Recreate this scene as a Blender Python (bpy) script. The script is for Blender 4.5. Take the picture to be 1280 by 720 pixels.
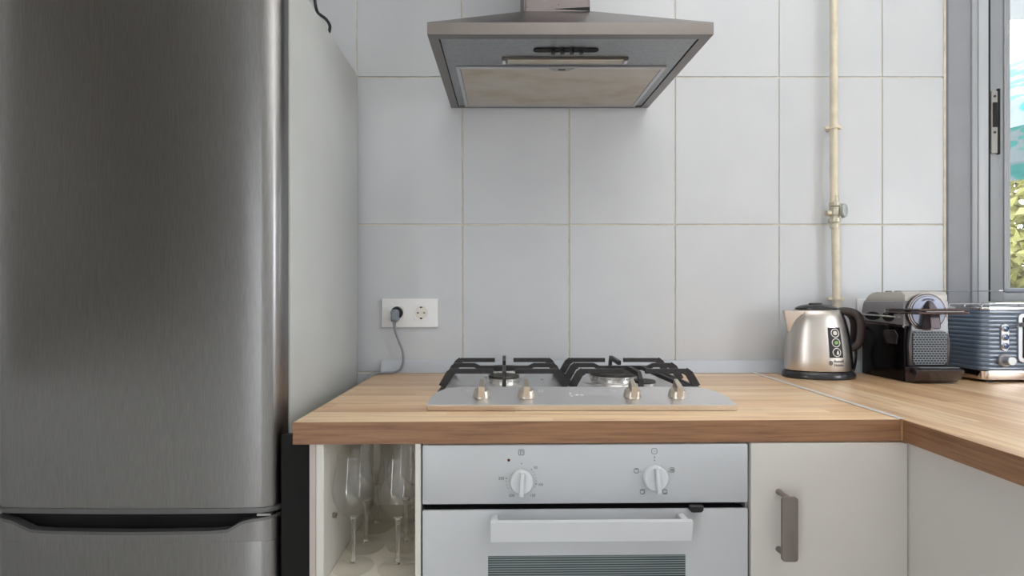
import bpy, bmesh, math, random
from mathutils import Matrix, Vector
random.seed(7)
R = math.radians
PI = math.pi
for o in list(bpy.data.objects):
    bpy.data.objects.remove(o, do_unlink=True)
SC = bpy.context.scene
COL = SC.collection

# ------------------------------------------------------------------ camera
cam_d = bpy.data.cameras.new('camera')
cam = bpy.data.objects.new('camera', cam_d)
COL.objects.link(cam)
cam.location = (0.0, -1.54, 1.12)
cam.rotation_euler = (R(90), 0, 0)
cam_d.sensor_width = 36.0
cam_d.lens = 36.0 * 630.0 / 1280.0
cam_d.shift_x = 10.0 / 1280.0
cam_d.shift_y = 15.0 / 1280.0
cam_d.clip_start = 0.02
SC.camera = cam

# ------------------------------------------------------------------ world, light, exposure
W = bpy.data.worlds.new('world')
SC.world = W
W.use_nodes = True
bg = W.node_tree.nodes['Background']
bg.inputs[0].default_value = (0.92, 0.96, 1.0, 1)
bg.inputs[1].default_value = 10.5
SC.view_settings.view_transform = 'Standard'
SC.view_settings.look = 'None'
SC.view_settings.gamma = 1.0
SC.view_settings.use_curve_mapping = False
SC.view_settings.exposure = 0.0
SC.cycles.use_denoising = True
SC.cycles.max_bounces = 10
SC.cycles.diffuse_bounces = 6
SC.cycles.transparent_max_bounces = 24
SC.cycles.sample_clamp_indirect = 8.0

def portal(name, loc, rot, sx, sy):
    l = bpy.data.lights.new(name, 'AREA')
    l.shape = 'RECTANGLE'
    l.size, l.size_y = sx, sy
    l.cycles.is_portal = True
    o = bpy.data.objects.new(name, l)
    COL.objects.link(o)
    o.location = loc
    o.rotation_euler = rot
    return o
# daylight openings: the window seen on the right, plus two added, unseen openings in the right and left walls
portal('daylight_portal_added_right', (3.01, -2.3, 1.52), (0, R(90), 0), 1.14, 0.9)
portal('daylight_portal_window', (2.14, 0.09, 1.74), (R(-90), 0, 0), 1.42, 1.29)
portal('daylight_portal_added_left', (-1.15, -2.65, 1.0), (0, R(-90), 0), 2.0, 0.5)

# added uplighter in an unseen pendant bowl (bowl and cord are built below)
up_l = bpy.data.lights.new('added_uplight', 'AREA')
up_l.shape = 'DISK'; up_l.size = 0.26; up_l.energy = 34.0; up_l.color = (1.0, 0.985, 0.965)
up_o = bpy.data.objects.new('added_uplight', up_l)
COL.objects.link(up_o)
up_o.location = (0.70, -1.30, 1.73); up_o.rotation_euler = (R(180), 0, 0)

# ------------------------------------------------------------------ helpers
ORG = {}

def link(o):
    COL.objects.link(o)
    return o

def thing(name, loc, label, cat, group=None, rz=0.0, kind=None):
    o = bpy.data.objects.new(name, None)
    o.empty_display_size = 0.02
    link(o)
    o.location = loc
    o.rotation_euler = (0, 0, rz)
    ORG[o.name] = Vector(loc)
    tag(o, label, cat, group, kind)
    return o

def tag(o, label=None, cat=None, group=None, kind=None):
    if label: o['label'] = label
    if cat: o['category'] = cat
    if group: o['group'] = group
    if kind: o['kind'] = kind
    return o

def obj(name, bm, mat, parent=None, label=None, cat=None, group=None, kind=None, smooth=35, origin=None):
    me = bpy.data.meshes.new(name)
    if parent is not None:
        off = ORG[parent.name]
    elif origin is not None:
        off = Vector(origin)
    else:
        xs = [v.co for v in bm.verts]
        off = Vector(((min(c.x for c in xs) + max(c.x for c in xs)) / 2,
                      (min(c.y for c in xs) + max(c.y for c in xs)) / 2,
                      min(c.z for c in xs)))
    bmesh.ops.recalc_face_normals(bm, faces=bm.faces[:])
    for v in bm.verts:
        v.co -= off
    bm.to_mesh(me)
    bm.free()
    if smooth:
        me.shade_smooth()
        me.set_sharp_from_angle(angle=R(smooth))
    me.materials.append(M[mat])
    o = link(bpy.data.objects.new(name, me))
    if parent is not None:
        o.parent = parent
    else:
        o.location = off
    ORG[o.name] = off
    tag(o, label, cat, group, kind)
    return o

def new():
    return bmesh.new()

def xf(bm, verts, Mx):
    if Mx is not None:
        for v in verts:
            v.co = Mx @ v.co

def box(bm, x0, x1, y0, y1, z0, z1, bev=0.0, seg=2, Mx=None):
    vs = [bm.verts.new(p) for p in ((x0, y0, z0), (x1, y0, z0), (x1, y1, z0), (x0, y1, z0),
                                    (x0, y0, z1), (x1, y0, z1), (x1, y1, z1), (x0, y1, z1))]
    fs = [bm.faces.new([vs[i] for i in f]) for f in ((3, 2, 1, 0), (4, 5, 6, 7), (0, 1, 5, 4), (1, 2, 6, 5), (2, 3, 7, 6), (3, 0, 4, 7))]
    if bev:
        es = {e for f in fs for e in f.edges}
        r = bmesh.ops.bevel(bm, geom=list(es), offset=bev, segments=seg, affect='EDGES', profile=0.5)
        vs = list({v for f in r['faces'] for v in f.verts} | {v for v in vs if v.is_valid})
    xf(bm, vs, Mx)
    return vs

def B(x0, x1, y0, y1, z0, z1, bev=0.0, seg=2):
    bm = new()
    box(bm, x0, x1, y0, y1, z0, z1, bev, seg)
    return bm

def prism(bm, pts, axis, a0, a1, bev=0.0, seg=2, Mx=None):
    """polygon pts in the plane across axis ('x': (y,z), 'y': (x,z), 'z': (x,y)), pushed from a0 to a1"""
    def P(p, a):
        return {'x': (a, p[0], p[1]), 'y': (p[0], a, p[1]), 'z': (p[0], p[1], a)}[axis]
    A = [bm.verts.new(P(p, a0)) for p in pts]
    C = [bm.verts.new(P(p, a1)) for p in pts]
    n = len(pts)
    fs = [bm.faces.new(A), bm.faces.new(C[::-1])]
    for i in range(n):
        fs.append(bm.faces.new((A[i], C[i], C[(i + 1) % n], A[(i + 1) % n])))
    vs = A + C
    if bev:
        es = set(fs[0].edges) | set(fs[1].edges)
        r = bmesh.ops.bevel(bm, geom=list(es), offset=bev, segments=seg, affect='EDGES', profile=0.5)
        vs = list({v for f in r['faces'] for v in f.verts} | {v for v in vs if v.is_valid})
    xf(bm, vs, Mx)
    return vs

def rrect(x0, x1, y0, y1, r, n=5):
    out = []
    for cx, cy, a in ((x1 - r, y1 - r, 0), (x0 + r, y1 - r, 90), (x0 + r, y0 + r, 180), (x1 - r, y0 + r, 270)):
        for k in range(n + 1):
            t = R(a + 90 * k / n)
            out.append((cx + r * math.cos(t), cy + r * math.sin(t)))
    return out

def circ(cx, cy, r, n=24, ry=None):
    ry = ry or r
    return [(cx + r * math.cos(2 * PI * k / n), cy + ry * math.sin(2 * PI * k / n)) for k in range(n)]

def lathe(bm, prof, seg=32, Mx=None, sx=1.0, sy=1.0):
    """profile [(r, z)] turned about z"""
    rings, vs = [], []
    for r, z in prof:
        if r < 1e-6:
            v = bm.verts.new((0, 0, z)); rings.append([v]); vs.append(v)
        else:
            ring = [bm.verts.new((r * sx * math.cos(2 * PI * k / seg), r * sy * math.sin(2 * PI * k / seg), z)) for k in range(seg)]
            rings.append(ring); vs += ring
    for a, b in zip(rings, rings[1:]):
        for k in range(seg):
            k2 = (k + 1) % seg
            if len(a) == 1 and len(b) == 1: continue
            if len(a) == 1: bm.faces.new((a[0], b[k], b[k2]))
            elif len(b) == 1: bm.faces.new((a[k], a[k2], b[0]))
            else: bm.faces.new((a[k], a[k2], b[k2], b[k]))
    xf(bm, vs, Mx)
    return vs

def T(x, y, z): return Matrix.Translation((x, y, z))
def RX(a): return Matrix.Rotation(R(a), 4, 'X')
def RY(a): return Matrix.Rotation(R(a), 4, 'Y')
def RZ(a): return Matrix.Rotation(R(a), 4, 'Z')
FACE = RX(90)          # local +z -> world -y (faces the camera)

def spline(pts, n=8):
    P = [Vector(p) for p in pts]
    P = [P[0] * 2 - P[1]] + P + [P[-1] * 2 - P[-2]]
    out = []
    for i in range(1, len(P) - 2):
        p0, p1, p2, p3 = P[i - 1:i + 3]
        for k in range(n):
            t = k / n
            out.append(0.5 * ((2 * p1) + (p2 - p0) * t + (2 * p0 - 5 * p1 + 4 * p2 - p3) * t * t + (3 * p1 - p0 - 3 * p2 + p3) * t ** 3))
    out.append(P[-2])
    return out

def tube(bm, pts, r, seg=10, closed=False, section=None):
    """sweep of a round (or given 2-d) section along points; r may be a list"""
    pts = [Vector(p) for p in pts]
    n = len(pts)
    rs = r if isinstance(r, (list, tuple)) else [r] * n
    sec = section or circ(0, 0, 1, seg)
    m = len(sec)
    def tan(i):
        if closed: return (pts[(i + 1) % n] - pts[i - 1]).normalized()
        a, b = pts[max(i - 1, 0)], pts[min(i + 1, n - 1)]
        return (b - a).normalized()
    t0 = tan(0)
    ref = Vector((0, 0, 1)) if abs(t0.z) < 0.9 else Vector((0, 1, 0))
    nrm = (ref - t0 * ref.dot(t0)).normalized()
    rings = []
    for i in range(n):
        t = tan(i)
        nrm = (nrm - t * nrm.dot(t))
        nrm = nrm.normalized() if nrm.length > 1e-6 else t.orthogonal().normalized()
        bn = t.cross(nrm)
        rings.append([bm.verts.new(pts[i] + (nrm * s[1] + bn * s[0]) * rs[i]) for s in sec])
    cnt = n if closed else n - 1
    for i in range(cnt):
        a, b = rings[i], rings[(i + 1) % n]
        for k in range(m):
            bm.faces.new((a[k], a[(k + 1) % m], b[(k + 1) % m], b[k]))
    if not closed:
        bm.faces.new(rings[0][::-1]); bm.faces.new(rings[-1])
    return [v for rg in rings for v in rg]

def loft(bm, rings, cap0=True, cap1=True):
    """rings: lists of points of equal length"""
    vr = [[bm.verts.new(p) for p in rg] for rg in rings]
    m = len(vr[0])
    for a, b in zip(vr, vr[1:]):
        for k in range(m):
            bm.faces.new((a[k], a[(k + 1) % m], b[(k + 1) % m], b[k]))
    if cap0: bm.faces.new(vr[0][::-1])
    if cap1: bm.faces.new(vr[-1])
    return [v for rg in vr for v in rg]

def text_bm(s, size, depth=0.0002, align='CENTER', spacing=1.0):
    c = bpy.data.curves.new('lettering', 'FONT')
    c.body = s; c.size = size; c.extrude = depth; c.align_x = align; c.align_y = 'CENTER'
    c.space_character = spacing
    o = bpy.data.objects.new('lettering', c)
    COL.objects.link(o)
    dg = bpy.context.evaluated_depsgraph_get()
    me = bpy.data.meshes.new_from_object(o.evaluated_get(dg))
    bm = new(); bm.from_mesh(me)
    bpy.data.objects.remove(o); bpy.data.curves.remove(c); bpy.data.meshes.remove(me)
    return bm

# ------------------------------------------------------------------ materials
M = {}

def lin(r, g, b):
    f = lambda c: (c / 255 / 12.92) if c / 255 <= 0.04045 else ((c / 255 + 0.055) / 1.055) ** 2.4
    return (f(r), f(g), f(b), 1)

class N:
    def __init__(s, name):
        s.m = bpy.data.materials.new(name); s.m.use_nodes = True
        s.t = s.m.node_tree; s.b = s.t.nodes['Principled BSDF']; M[name] = s.m
    def n(s, typ, **kw):
        nd = s.t.nodes.new(typ)
        for k, v in kw.items(): setattr(nd, k, v)
        return nd
    def l(s, a, b): s.t.links.new(a, b)
    def set(s, **kw):
        for k, v in kw.items(): s.b.inputs[k.replace('_', ' ')].default_value = v
    def coord(s, scale=(1, 1, 1), rot=(0, 0, 0)):
        tc = s.n('ShaderNodeTexCoord'); mp = s.n('ShaderNodeMapping')
        mp.inputs['Scale'].default_value = scale; mp.inputs['Rotation'].default_value = rot
        s.l(tc.outputs['Object'], mp.inputs['Vector'])
        return mp.outputs[0]
    def math(s, op, a, b=None, c=None):
        nd = s.n('ShaderNodeMath', operation=op)
        for i, x in enumerate((a, b, c)):
            if x is None: continue
            if isinstance(x, (int, float)): nd.inputs[i].default_value = x
            else: s.l(x, nd.inputs[i])
        return nd.outputs[0]
    def noise(s, vec, scale, detail=3, rough=0.5):
        nd = s.n('ShaderNodeTexNoise')
        nd.inputs['Scale'].default_value = scale; nd.inputs['Detail'].default_value = detail; nd.inputs['Roughness'].default_value = rough
        s.l(vec, nd.inputs['Vector'])
        return nd.outputs[0]
    def ramp(s, fac, stops):
        nd = s.n('ShaderNodeValToRGB')
        el = nd.color_ramp.elements
        while len(el) < len(stops): el.new(0.5)
        for e, (p, c) in zip(el, stops): e.position = p; e.color = c
        s.l(fac, nd.inputs[0])
        return nd.outputs[0]
    def mix(s, fac, a, b):
        nd = s.n('ShaderNodeMix', data_type='RGBA')
        for i, x in ((0, fac), (6, a), (7, b)):
            if isinstance(x, (int, float, tuple)): nd.inputs[i].default_value = x
            else: s.l(x, nd.inputs[i])
        return nd.outputs[2]
    def bump(s, h, strength, dist):
        nd = s.n('ShaderNodeBump')
        nd.inputs['Strength'].default_value = strength; nd.inputs['Distance'].default_value = dist
        s.l(h, nd.inputs['Height']); s.l(nd.outputs[0], s.b.inputs['Normal'])

def plain(name, rgb, rough=0.5, metal=0.0, vary=0.04, scale=14, coat=0.0, spec=None):
    m = N(name)
    c = lin(*rgb)
    f = m.noise(m.coord(), scale)
    lo = tuple(x * (1 - vary) for x in c[:3]) + (1,)
    hi = tuple(min(1, x * (1 + vary)) for x in c[:3]) + (1,)
    m.l(m.ramp(f, [(0.3, lo), (0.7, hi)]), m.b.inputs['Base Color'])
    m.set(Roughness=rough, Metallic=metal)
    if coat: m.set(Coat_Weight=coat, Coat_Roughness=0.08)
    if spec is not None: m.b.inputs['Specular IOR Level'].default_value = spec
    return m

def brushed(name, rgb, rough, aniso, stretch, rot=0.0, bump=0.06, vary=0.06):
    m = N(name)
    c = lin(*rgb)
    v = m.coord(stretch)
    f = m.noise(v, 60, 3, 0.6)
    lo = tuple(x * (1 - vary) for x in c[:3]) + (1,)
    hi = tuple(min(1, x * (1 + vary)) for x in c[:3]) + (1,)
    m.l(m.ramp(f, [(0.3, lo), (0.7, hi)]), m.b.inputs['Base Color'])
    m.set(Roughness=rough, Metallic=1.0, Anisotropic=aniso, Anisotropic_Rotation=rot)
    m.bump(f, bump, 0.0004)
    return m

plain('white_paint', (214, 214, 214), 0.6)
plain('ceiling_paint', (225, 225, 222), 0.7)
plain('side_paint', (206, 206, 204), 0.6)
plain('added_hall_paint', (205, 201, 195), 0.8)
plain('plaster', (138, 141, 148), 0.5)
plain('grout', (224, 219, 204), 0.8, vary=0.12, scale=30)
plain('ground_grey', (120, 122, 112), 0.9)
# glazed wall tile: faint horizontal ridges
m = N('tile')
v = m.coord()
sep = m.n('ShaderNodeSeparateXYZ'); m.l(v, sep.inputs[0])
w = m.math('SINE', m.math('MULTIPLY', sep.outputs[2], 2 * PI / 0.0085))
nz = m.noise(m.coord((2.0, 2.0, 14.0)), 9)
h = m.math('ADD', m.math('MULTIPLY', w, 0.35), nz)
m.l(m.ramp(m.noise(v, 5), [(0.3, lin(196, 199, 205)), (0.7, lin(201, 204, 209))]), m.b.inputs['Base Color'])
m.set(Roughness=0.3)
m.b.inputs['Specular IOR Level'].default_value = 0.35
m.bump(h, 0.10, 0.0005)
# floor tile
m = N('floor_tile')
br = m.n('ShaderNodeTexBrick'); m.l(m.coord(), br.inputs['Vector'])
br.offset = 0.0
br.inputs['Color1'].default_value = lin(222, 219, 213); br.inputs['Color2'].default_value = lin(228, 225, 219); br.inputs['Mortar'].default_value = lin(130, 124, 114)
br.inputs['Scale'].default_value = 1.0; br.inputs['Brick Width'].default_value = 0.33; br.inputs['Row Height'].default_value = 0.33; br.inputs['Mortar Size'].default_value = 0.004
m.l(br.outputs[0], m.b.inputs['Base Color']); m.set(Roughness=0.3)

# laminate worktop printed with oak staves; u runs along the grain
def wood(name, along_y):
    m = N(name)
    tc = m.n('ShaderNodeTexCoord'); sep = m.n('ShaderNodeSeparateXYZ'); m.l(tc.outputs['Object'], sep.inputs[0])
    u, v = (sep.outputs[1], sep.outputs[0]) if along_y else (sep.outputs[0], sep.outputs[1])
    vz = m.math('ADD', v, m.math('MULTIPLY', sep.outputs[2], 0.9))
    row = m.math('FLOOR', m.math('DIVIDE', vz, 0.043))
    wn = m.n('ShaderNodeTexWhiteNoise', noise_dimensions='1D'); m.l(row, wn.inputs['W'])
    seg = m.math('FLOOR', m.math('ADD', m.math('DIVIDE', u, 0.62), m.math('MULTIPLY', wn.outputs[0], 7.0)))
    wn2 = m.n('ShaderNodeTexWhiteNoise', noise_dimensions='2D')
    cb = m.n('ShaderNodeCombineXYZ'); m.l(row, cb.inputs[0]); m.l(seg, cb.inputs[1]); m.l(cb.outputs[0], wn2.inputs['Vector'])
    tone = wn2.outputs[0]
    gv = m.n('ShaderNodeCombineXYZ')
    m.l(m.math('MULTIPLY', u, 1.6), gv.inputs[0]); m.l(m.math('MULTIPLY', vz, 26.0), gv.inputs[1]); m.l(m.math('MULTIPLY', tone, 13.0), gv.inputs[2])
    grain = m.noise(gv.outputs[0], 2.2, 6, 0.65)
    gv2 = m.n('ShaderNodeCombineXYZ')
    m.l(m.math('MULTIPLY', u, 6.0), gv2.inputs[0]); m.l(m.math('MULTIPLY', vz, 160.0), gv2.inputs[1]); m.l(tone, gv2.inputs[2])
    fine = m.noise(gv2.outputs[0], 2.5, 3, 0.6)
    base = m.ramp(tone, [(0.0, lin(212, 170, 129)), (0.35, lin(228, 190, 148)), (0.7, lin(238, 204, 163)), (1.0, lin(246, 219, 182))])
    dark = m.mix(m.math('MULTIPLY', m.ramp(grain, [(0.42, (0, 0, 0, 1)), (0.75, (1, 1, 1, 1))]), 0.55), base, lin(146, 98, 66))
    colr = m.mix(m.math('MULTIPLY', m.ramp(fine, [(0.45, (0, 0, 0, 1)), (0.8, (1, 1, 1, 1))]), 0.3), dark, lin(160, 114, 80))
    m.l(colr, m.b.inputs['Base Color'])
    m.set(Roughness=0.38, Coat_Weight=0.4, Coat_Roughness=0.4)
    m.bump(fine, 0.25, 0.0006)
wood('oak_along_x', False)
m = N('edge_oak_shaded')  # edge banding's own darker print, with front-face shade added to its colour
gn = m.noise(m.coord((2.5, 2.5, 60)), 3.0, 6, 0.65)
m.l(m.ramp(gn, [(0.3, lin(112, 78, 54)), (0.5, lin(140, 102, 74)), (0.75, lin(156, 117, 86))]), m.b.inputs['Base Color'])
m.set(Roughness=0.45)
wood('oak_along_y', True)

brushed('fridge_steel', (148, 147, 148), 0.34, 0.75, (14, 14, 0.5), rot=0.25, bump=0.07, vary=0.13)
plain('fridge_side', (194, 197, 196), 0.3, metal=0.12, vary=0.02)
plain('fridge_trim', (112, 112, 114), 0.35, metal=0.6)
brushed('hood_steel', (128, 122, 120), 0.28, 0.4, (1.0, 30, 30), bump=0.04)
brushed('chimney_steel', (112, 106, 107), 0.42, 0.3, (30, 30, 1), bump=0.04)
brushed('hood_under', (160, 162, 164), 0.42, 0.2, (2, 2, 2), bump=0.08, vary=0.1)
brushed('hob_steel', (228, 227, 228), 0.36, 0.4, (1.0, 40, 40), bump=0.04)
brushed('kettle_steel', (205, 198, 192), 0.3, 0.5, (1, 1, 40), bump=0.03)
plain('satin_nickel', (128, 119, 114), 0.45, metal=0.35, vary=0.03)
brushed('champagne_metal', (212, 203, 192), 0.34, 0.3, (20, 20, 1), bump=0.03)
plain('chrome', (215, 215, 218), 0.08, metal=1.0, vary=0.01)
plain('aluminium', (196, 198, 202), 0.35, metal=0.85, vary=0.03)
plain('burner_alloy', (226, 224, 222), 0.3, metal=0.9, vary=0.2, scale=60)
plain('cast_iron', (44, 42, 43), 0.55, vary=0.3, scale=90)
plain('burner_cap', (58, 54, 52), 0.45, vary=0.25, scale=60)
plain('joint_alu', (226, 227, 230), 0.4, metal=0.3, vary=0.02)
plain('upstand_grey', (184, 190, 200), 0.4, vary=0.02)
plain('cabinet_cream', (198, 194, 190), 0.42, vary=0.015)
plain('cabinet_edge', (216, 214, 208), 0.45, vary=0.015)
plain('cabinet_pink_edge', (190, 182, 178), 0.5, vary=0.015)
plain('cabinet_inner', (226, 221, 208), 0.55, vary=0.03)
plain('oven_handle', (206, 209, 214), 0.3, vary=0.01)
plain('oven_white', (186, 189, 194), 0.3, vary=0.01)
plain('plastic_white', (232, 233, 236), 0.3, vary=0.01)
plain('knob_white', (206, 209, 214), 0.25, vary=0.01)
plain('print_grey', (96, 98, 102), 0.6)
plain('print_white', (238, 238, 240), 0.5)
plain('print_black', (30, 30, 34), 0.5)
plain('black_plastic', (26, 25, 27), 0.35, vary=0.1)
plain('black_gloss', (12, 10, 12), 0.22, vary=0.1, spec=0.25)
plain('dark_rubber', (30, 31, 33), 0.7)
plain('gasket', (38, 39, 42), 0.6)
plain('void_black', (12, 12, 13), 0.8)
plain('cable_grey', (128, 134, 142), 0.5)
plain('plug_grey', (124, 132, 142), 0.45)
plain('socket_well', (220, 217, 210), 0.4)
plain('pipe_cream', (214, 205, 186), 0.35, vary=0.08, scale=40)
plain('valve_brass', (196, 190, 172), 0.3, metal=0.5, vary=0.15, scale=50)
plain('valve_handle', (176, 184, 182), 0.3, metal=0.6)
plain('bead_white', (176, 181, 188), 0.35, vary=0.01)
plain('frame_white', (156, 160, 166), 0.35, vary=0.01)
plain('sash_grey', (140, 145, 151), 0.4, vary=0.015)
plain('latch_steel', (150, 148, 146), 0.4, metal=0.3)
plain('lamp_red', (96, 18, 24), 0.2)
plain('coffee_grey', (146, 144, 150), 0.32, metal=0.3)
plain('coffee_top', (190, 188, 184), 0.35, metal=0.3)
plain('coffee_dark', (52, 48, 52), 0.25, coat=0.5)
plain('coffee_tray', (48, 38, 44), 0.22, coat=0.5)
plain('dial_silver', (104, 106, 118), 0.3, metal=0.8)
plain('lever_bronze', (104, 92, 92), 0.2, metal=0.9)
plain('nozzle_dark', (74, 64, 68), 0.2, metal=0.5)
plain('toaster_blue', (90, 106, 128), 0.22, coat=0.6, vary=0.03)
plain('toaster_chrome', (205, 192, 184), 0.12, metal=1.0, vary=0.01)
plain('button_blue', (44, 78, 128), 0.12, coat=0.6)
plain('icon_green', (132, 186, 92), 0.4)
plain('lid_black', (44, 44, 48), 0.2, vary=0.1)
plain('handle_brown', (44, 32, 32), 0.3, vary=0.1)
plain('leaf_yellow', (104, 101, 46), 0.6, vary=0.25, scale=3)
plain('leaf_green', (62, 80, 42), 0.6, vary=0.3, scale=3)
plain('bark', (96, 80, 64), 0.9, vary=0.2)
plain('soffit', (120, 122, 126), 0.7)

# stained aluminium mesh of the grease filter
m = N('filter_mesh')
v = m.coord()
st = m.noise(m.coord((3, 6, 3)), 2.2, 4, 0.6)
colr = m.ramp(st, [(0.30, lin(176, 166, 148)), (0.5, lin(190, 185, 177)), (0.7, lin(196, 193, 188))])
m.l(colr, m.b.inputs['Base Color']); m.set(Roughness=0.6, Metallic=0.35)
wv = m.noise(m.coord((1, 1, 1)), 420, 1)
m.bump(wv, 0.6, 0.001)
# oven door pane with fine printed lines
m = N('oven_pane')
sep = m.n('ShaderNodeSeparateXYZ'); m.l(m.coord(), sep.inputs[0])
fr = m.math('FRACT', m.math('DIVIDE', sep.outputs[2], 0.0043))
st = m.math('GREATER_THAN', fr, 0.5)
m.l(m.mix(st, lin(44, 52, 56), lin(126, 138, 142)), m.b.inputs['Base Color']); m.set(Roughness=0.12)
# perforated grille of the coffee machine
m = N('grille')
br = m.n('ShaderNodeTexBrick'); m.l(m.coord((1, 1, 1), (R(-90), 0, 0)), br.inputs['Vector'])
br.offset = 0.5
br.inputs['Color1'].default_value = lin(18, 18, 22); br.inputs['Color2'].default_value = lin(24, 24, 28); br.inputs['Mortar'].default_value = lin(116, 122, 130)
br.inputs['Scale'].default_value = 1.0; br.inputs['Brick Width'].default_value = 0.0085; br.inputs['Row Height'].default_value = 0.0062; br.inputs['Mortar Size'].default_value = 0.0010
br.inputs['Mortar Smooth'].default_value = 0.2
m.l(br.outputs[0], m.b.inputs['Base Color']); m.set(Roughness=0.35, Metallic=0.3)
m.bump(br.outputs[1], 0.5, 0.001)
# leaf print of the parasol cloth
m = N('parasol_cloth')
vo = m.n('ShaderNodeTexVoronoi', feature='F1'); m.l(m.coord((5, 5, 9)), vo.inputs['Vector']); vo.inputs['Scale'].default_value = 1.2
m.l(m.ramp(vo.outputs['Distance'], [(0.0, lin(16, 84, 82)), (0.45, lin(34, 100, 96)), (0.52, lin(90, 98, 102)), (1.0, lin(96, 104, 108))]), m.b.inputs['Base Color'])
m.set(Roughness=0.8)

def thin_glass(name, tint, rough, ior, base=0.05):
    m = N(name)
    t = m.t; out = t.nodes['Material Output']
    t.nodes.remove(m.b)
    tr = m.n('ShaderNodeBsdfTransparent'); tr.inputs[0].default_value = tint
    gl = m.n('ShaderNodeBsdfGlossy'); gl.inputs['Roughness'].default_value = rough
    lw = m.n('ShaderNodeLayerWeight'); lw.inputs[0].default_value = 0.5
    fr = m.math('MULTIPLY_ADD', m.math('POWER', lw.outputs['Facing'], ior), 0.5, base)
    mx = m.n('ShaderNodeMixShader')
    m.l(fr, mx.inputs[0]); m.l(tr.outputs[0], mx.inputs[1]); m.l(gl.outputs[0], mx.inputs[2])
    m.l(mx.outputs[0], out.inputs['Surface'])
thin_glass('window_glass', (0.97, 0.98, 0.98, 1), 0.02, 5.0)
thin_glass('wine_glass', (0.99, 0.99, 0.988, 1), 0.03, 4.5)
thin_glass('foot_glass', (0.997, 0.997, 0.996, 1), 0.03, 3.2, 0.012)
m = N('stem_glass')
m.set(Base_Color=(1, 1, 1, 1), Roughness=0.0, IOR=1.45, Transmission_Weight=1.0)

# ------------------------------------------------------------------ room shell
XL, XR, YR, ZC = -1.045, 2.90, -3.2, 2.60
WX0, WX1, WZ0, WZ1 = 1.416, 2.860, 1.085, 2.40          # window in the back wall
bm = new()
for a in ((XL - .1, WX0, 0, ZC), (WX1, XR + .12, 0, ZC), (WX0, WX1, 0, WZ0), (WX0, WX1, WZ1, ZC)):
    box(bm, a[0], a[1], 0.004, 0.12, a[2], a[3])
wall_back = obj('wall_back', bm, 'grout', kind='structure', smooth=0, origin=(0, 0, 0),
                label='back kitchen wall of large white glazed tiles')
xs = [XL, -.775, -.4515, -.1275, .1985, .522, .841, 1.157, 1.3465]
zs = [.4482, .899, 1.350, 1.801, 2.252, ZC]
g = 0.0022
for i in range(len(xs) - 1):
    for j in range(len(zs) - 1):
        x0, x1, z0, z1 = xs[i] + g, xs[i + 1] - g, zs[j] + g, zs[j + 1] - g
        if i >= 6: x0 -= 0.0012
        obj('tile', B(x0, x1, 0.0, 0.006, z0, z1, 0.0012, 1), 'tile', wall_back)
# flat plaster pier beside the window
obj('pier', B(1.3475, WX0, -0.012, 0.006, .86, ZC, 0.003, 2), 'plaster', wall_back)
for z0, z1, x0, x1 in ((.90, WZ0, WX0 + .0005, XR), (WZ1, ZC, WX0 + .0005, XR), (WZ0, WZ1, WX1, XR)):
    obj('plaster_panel', B(x0, x1, -.001, .006, z0, z1), 'plaster', wall_back, smooth=0)
obj('grout_bead', B(1.3425, 1.3485, -0.005, 0.005, .86, ZC, 0.002, 1), 'grout', wall_back)
obj('floor', B(XL - 1.3, XR + .12, YR - .1, .12, -.1, 0), 'floor_tile', kind='structure', smooth=0)
obj('ceiling', B(XL - .1, XR + .12, YR - .1, .12, ZC, ZC + .1), 'ceiling_paint', kind='structure', smooth=0)
# left wall with a hatch and unlit hall, added to darken the fridge's reflection
bm = new()
for y0, y1, z0, z1 in ((-.64, .004, 0, ZC), (-2.25, -.64, 2.52, ZC), (-2.25, -.64, 0, .95), (-2.4, -2.25, 0, ZC), (-2.9, -2.4, 2.0, ZC), (YR, -2.9, 0, ZC)):  # door-high gap near the rear is an added, unseen daylight opening
    box(bm, XL - .1, XL, y0, y1, z0, z1)
obj('wall_left', bm, 'side_paint', kind='structure', smooth=0)
bm = new()
box(bm, XL - 1.3, XL - 1.2, -2.25, -.3, 0, ZC); box(bm, XL - 1.2, XL - .1, -2.35, -2.25, 0, ZC); box(bm, XL - 1.2, XL - .1, -.3, -.2, 0, ZC); box(bm, XL - 1.3, XL - .1, -2.35, -.2, ZC, ZC + .1)
obj('wall_added_hall', bm, 'added_hall_paint', kind='structure', smooth=0)
# right wall with an added daylight opening, out of view
bm = new()
for y0, y1, z0, z1 in ((-1.85, .004, 0, ZC), (YR, -2.75, 0, ZC), (-2.75, -1.85, 0, .95), (-2.75, -1.85, 2.10, ZC)):
    box(bm, XR, XR + .12, y0, y1, z0, z1)
obj('wall_right', bm, 'white_paint', kind='structure', smooth=0)
# rear wall behind the camera
bm = new()
for x0, x1, z0, z1 in ((XL, XR, 0, ZC),):
    box(bm, x0, x1, YR - .1, YR, z0, z1)
obj('wall_rear', bm, 'white_paint', kind='structure', smooth=0)

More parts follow.
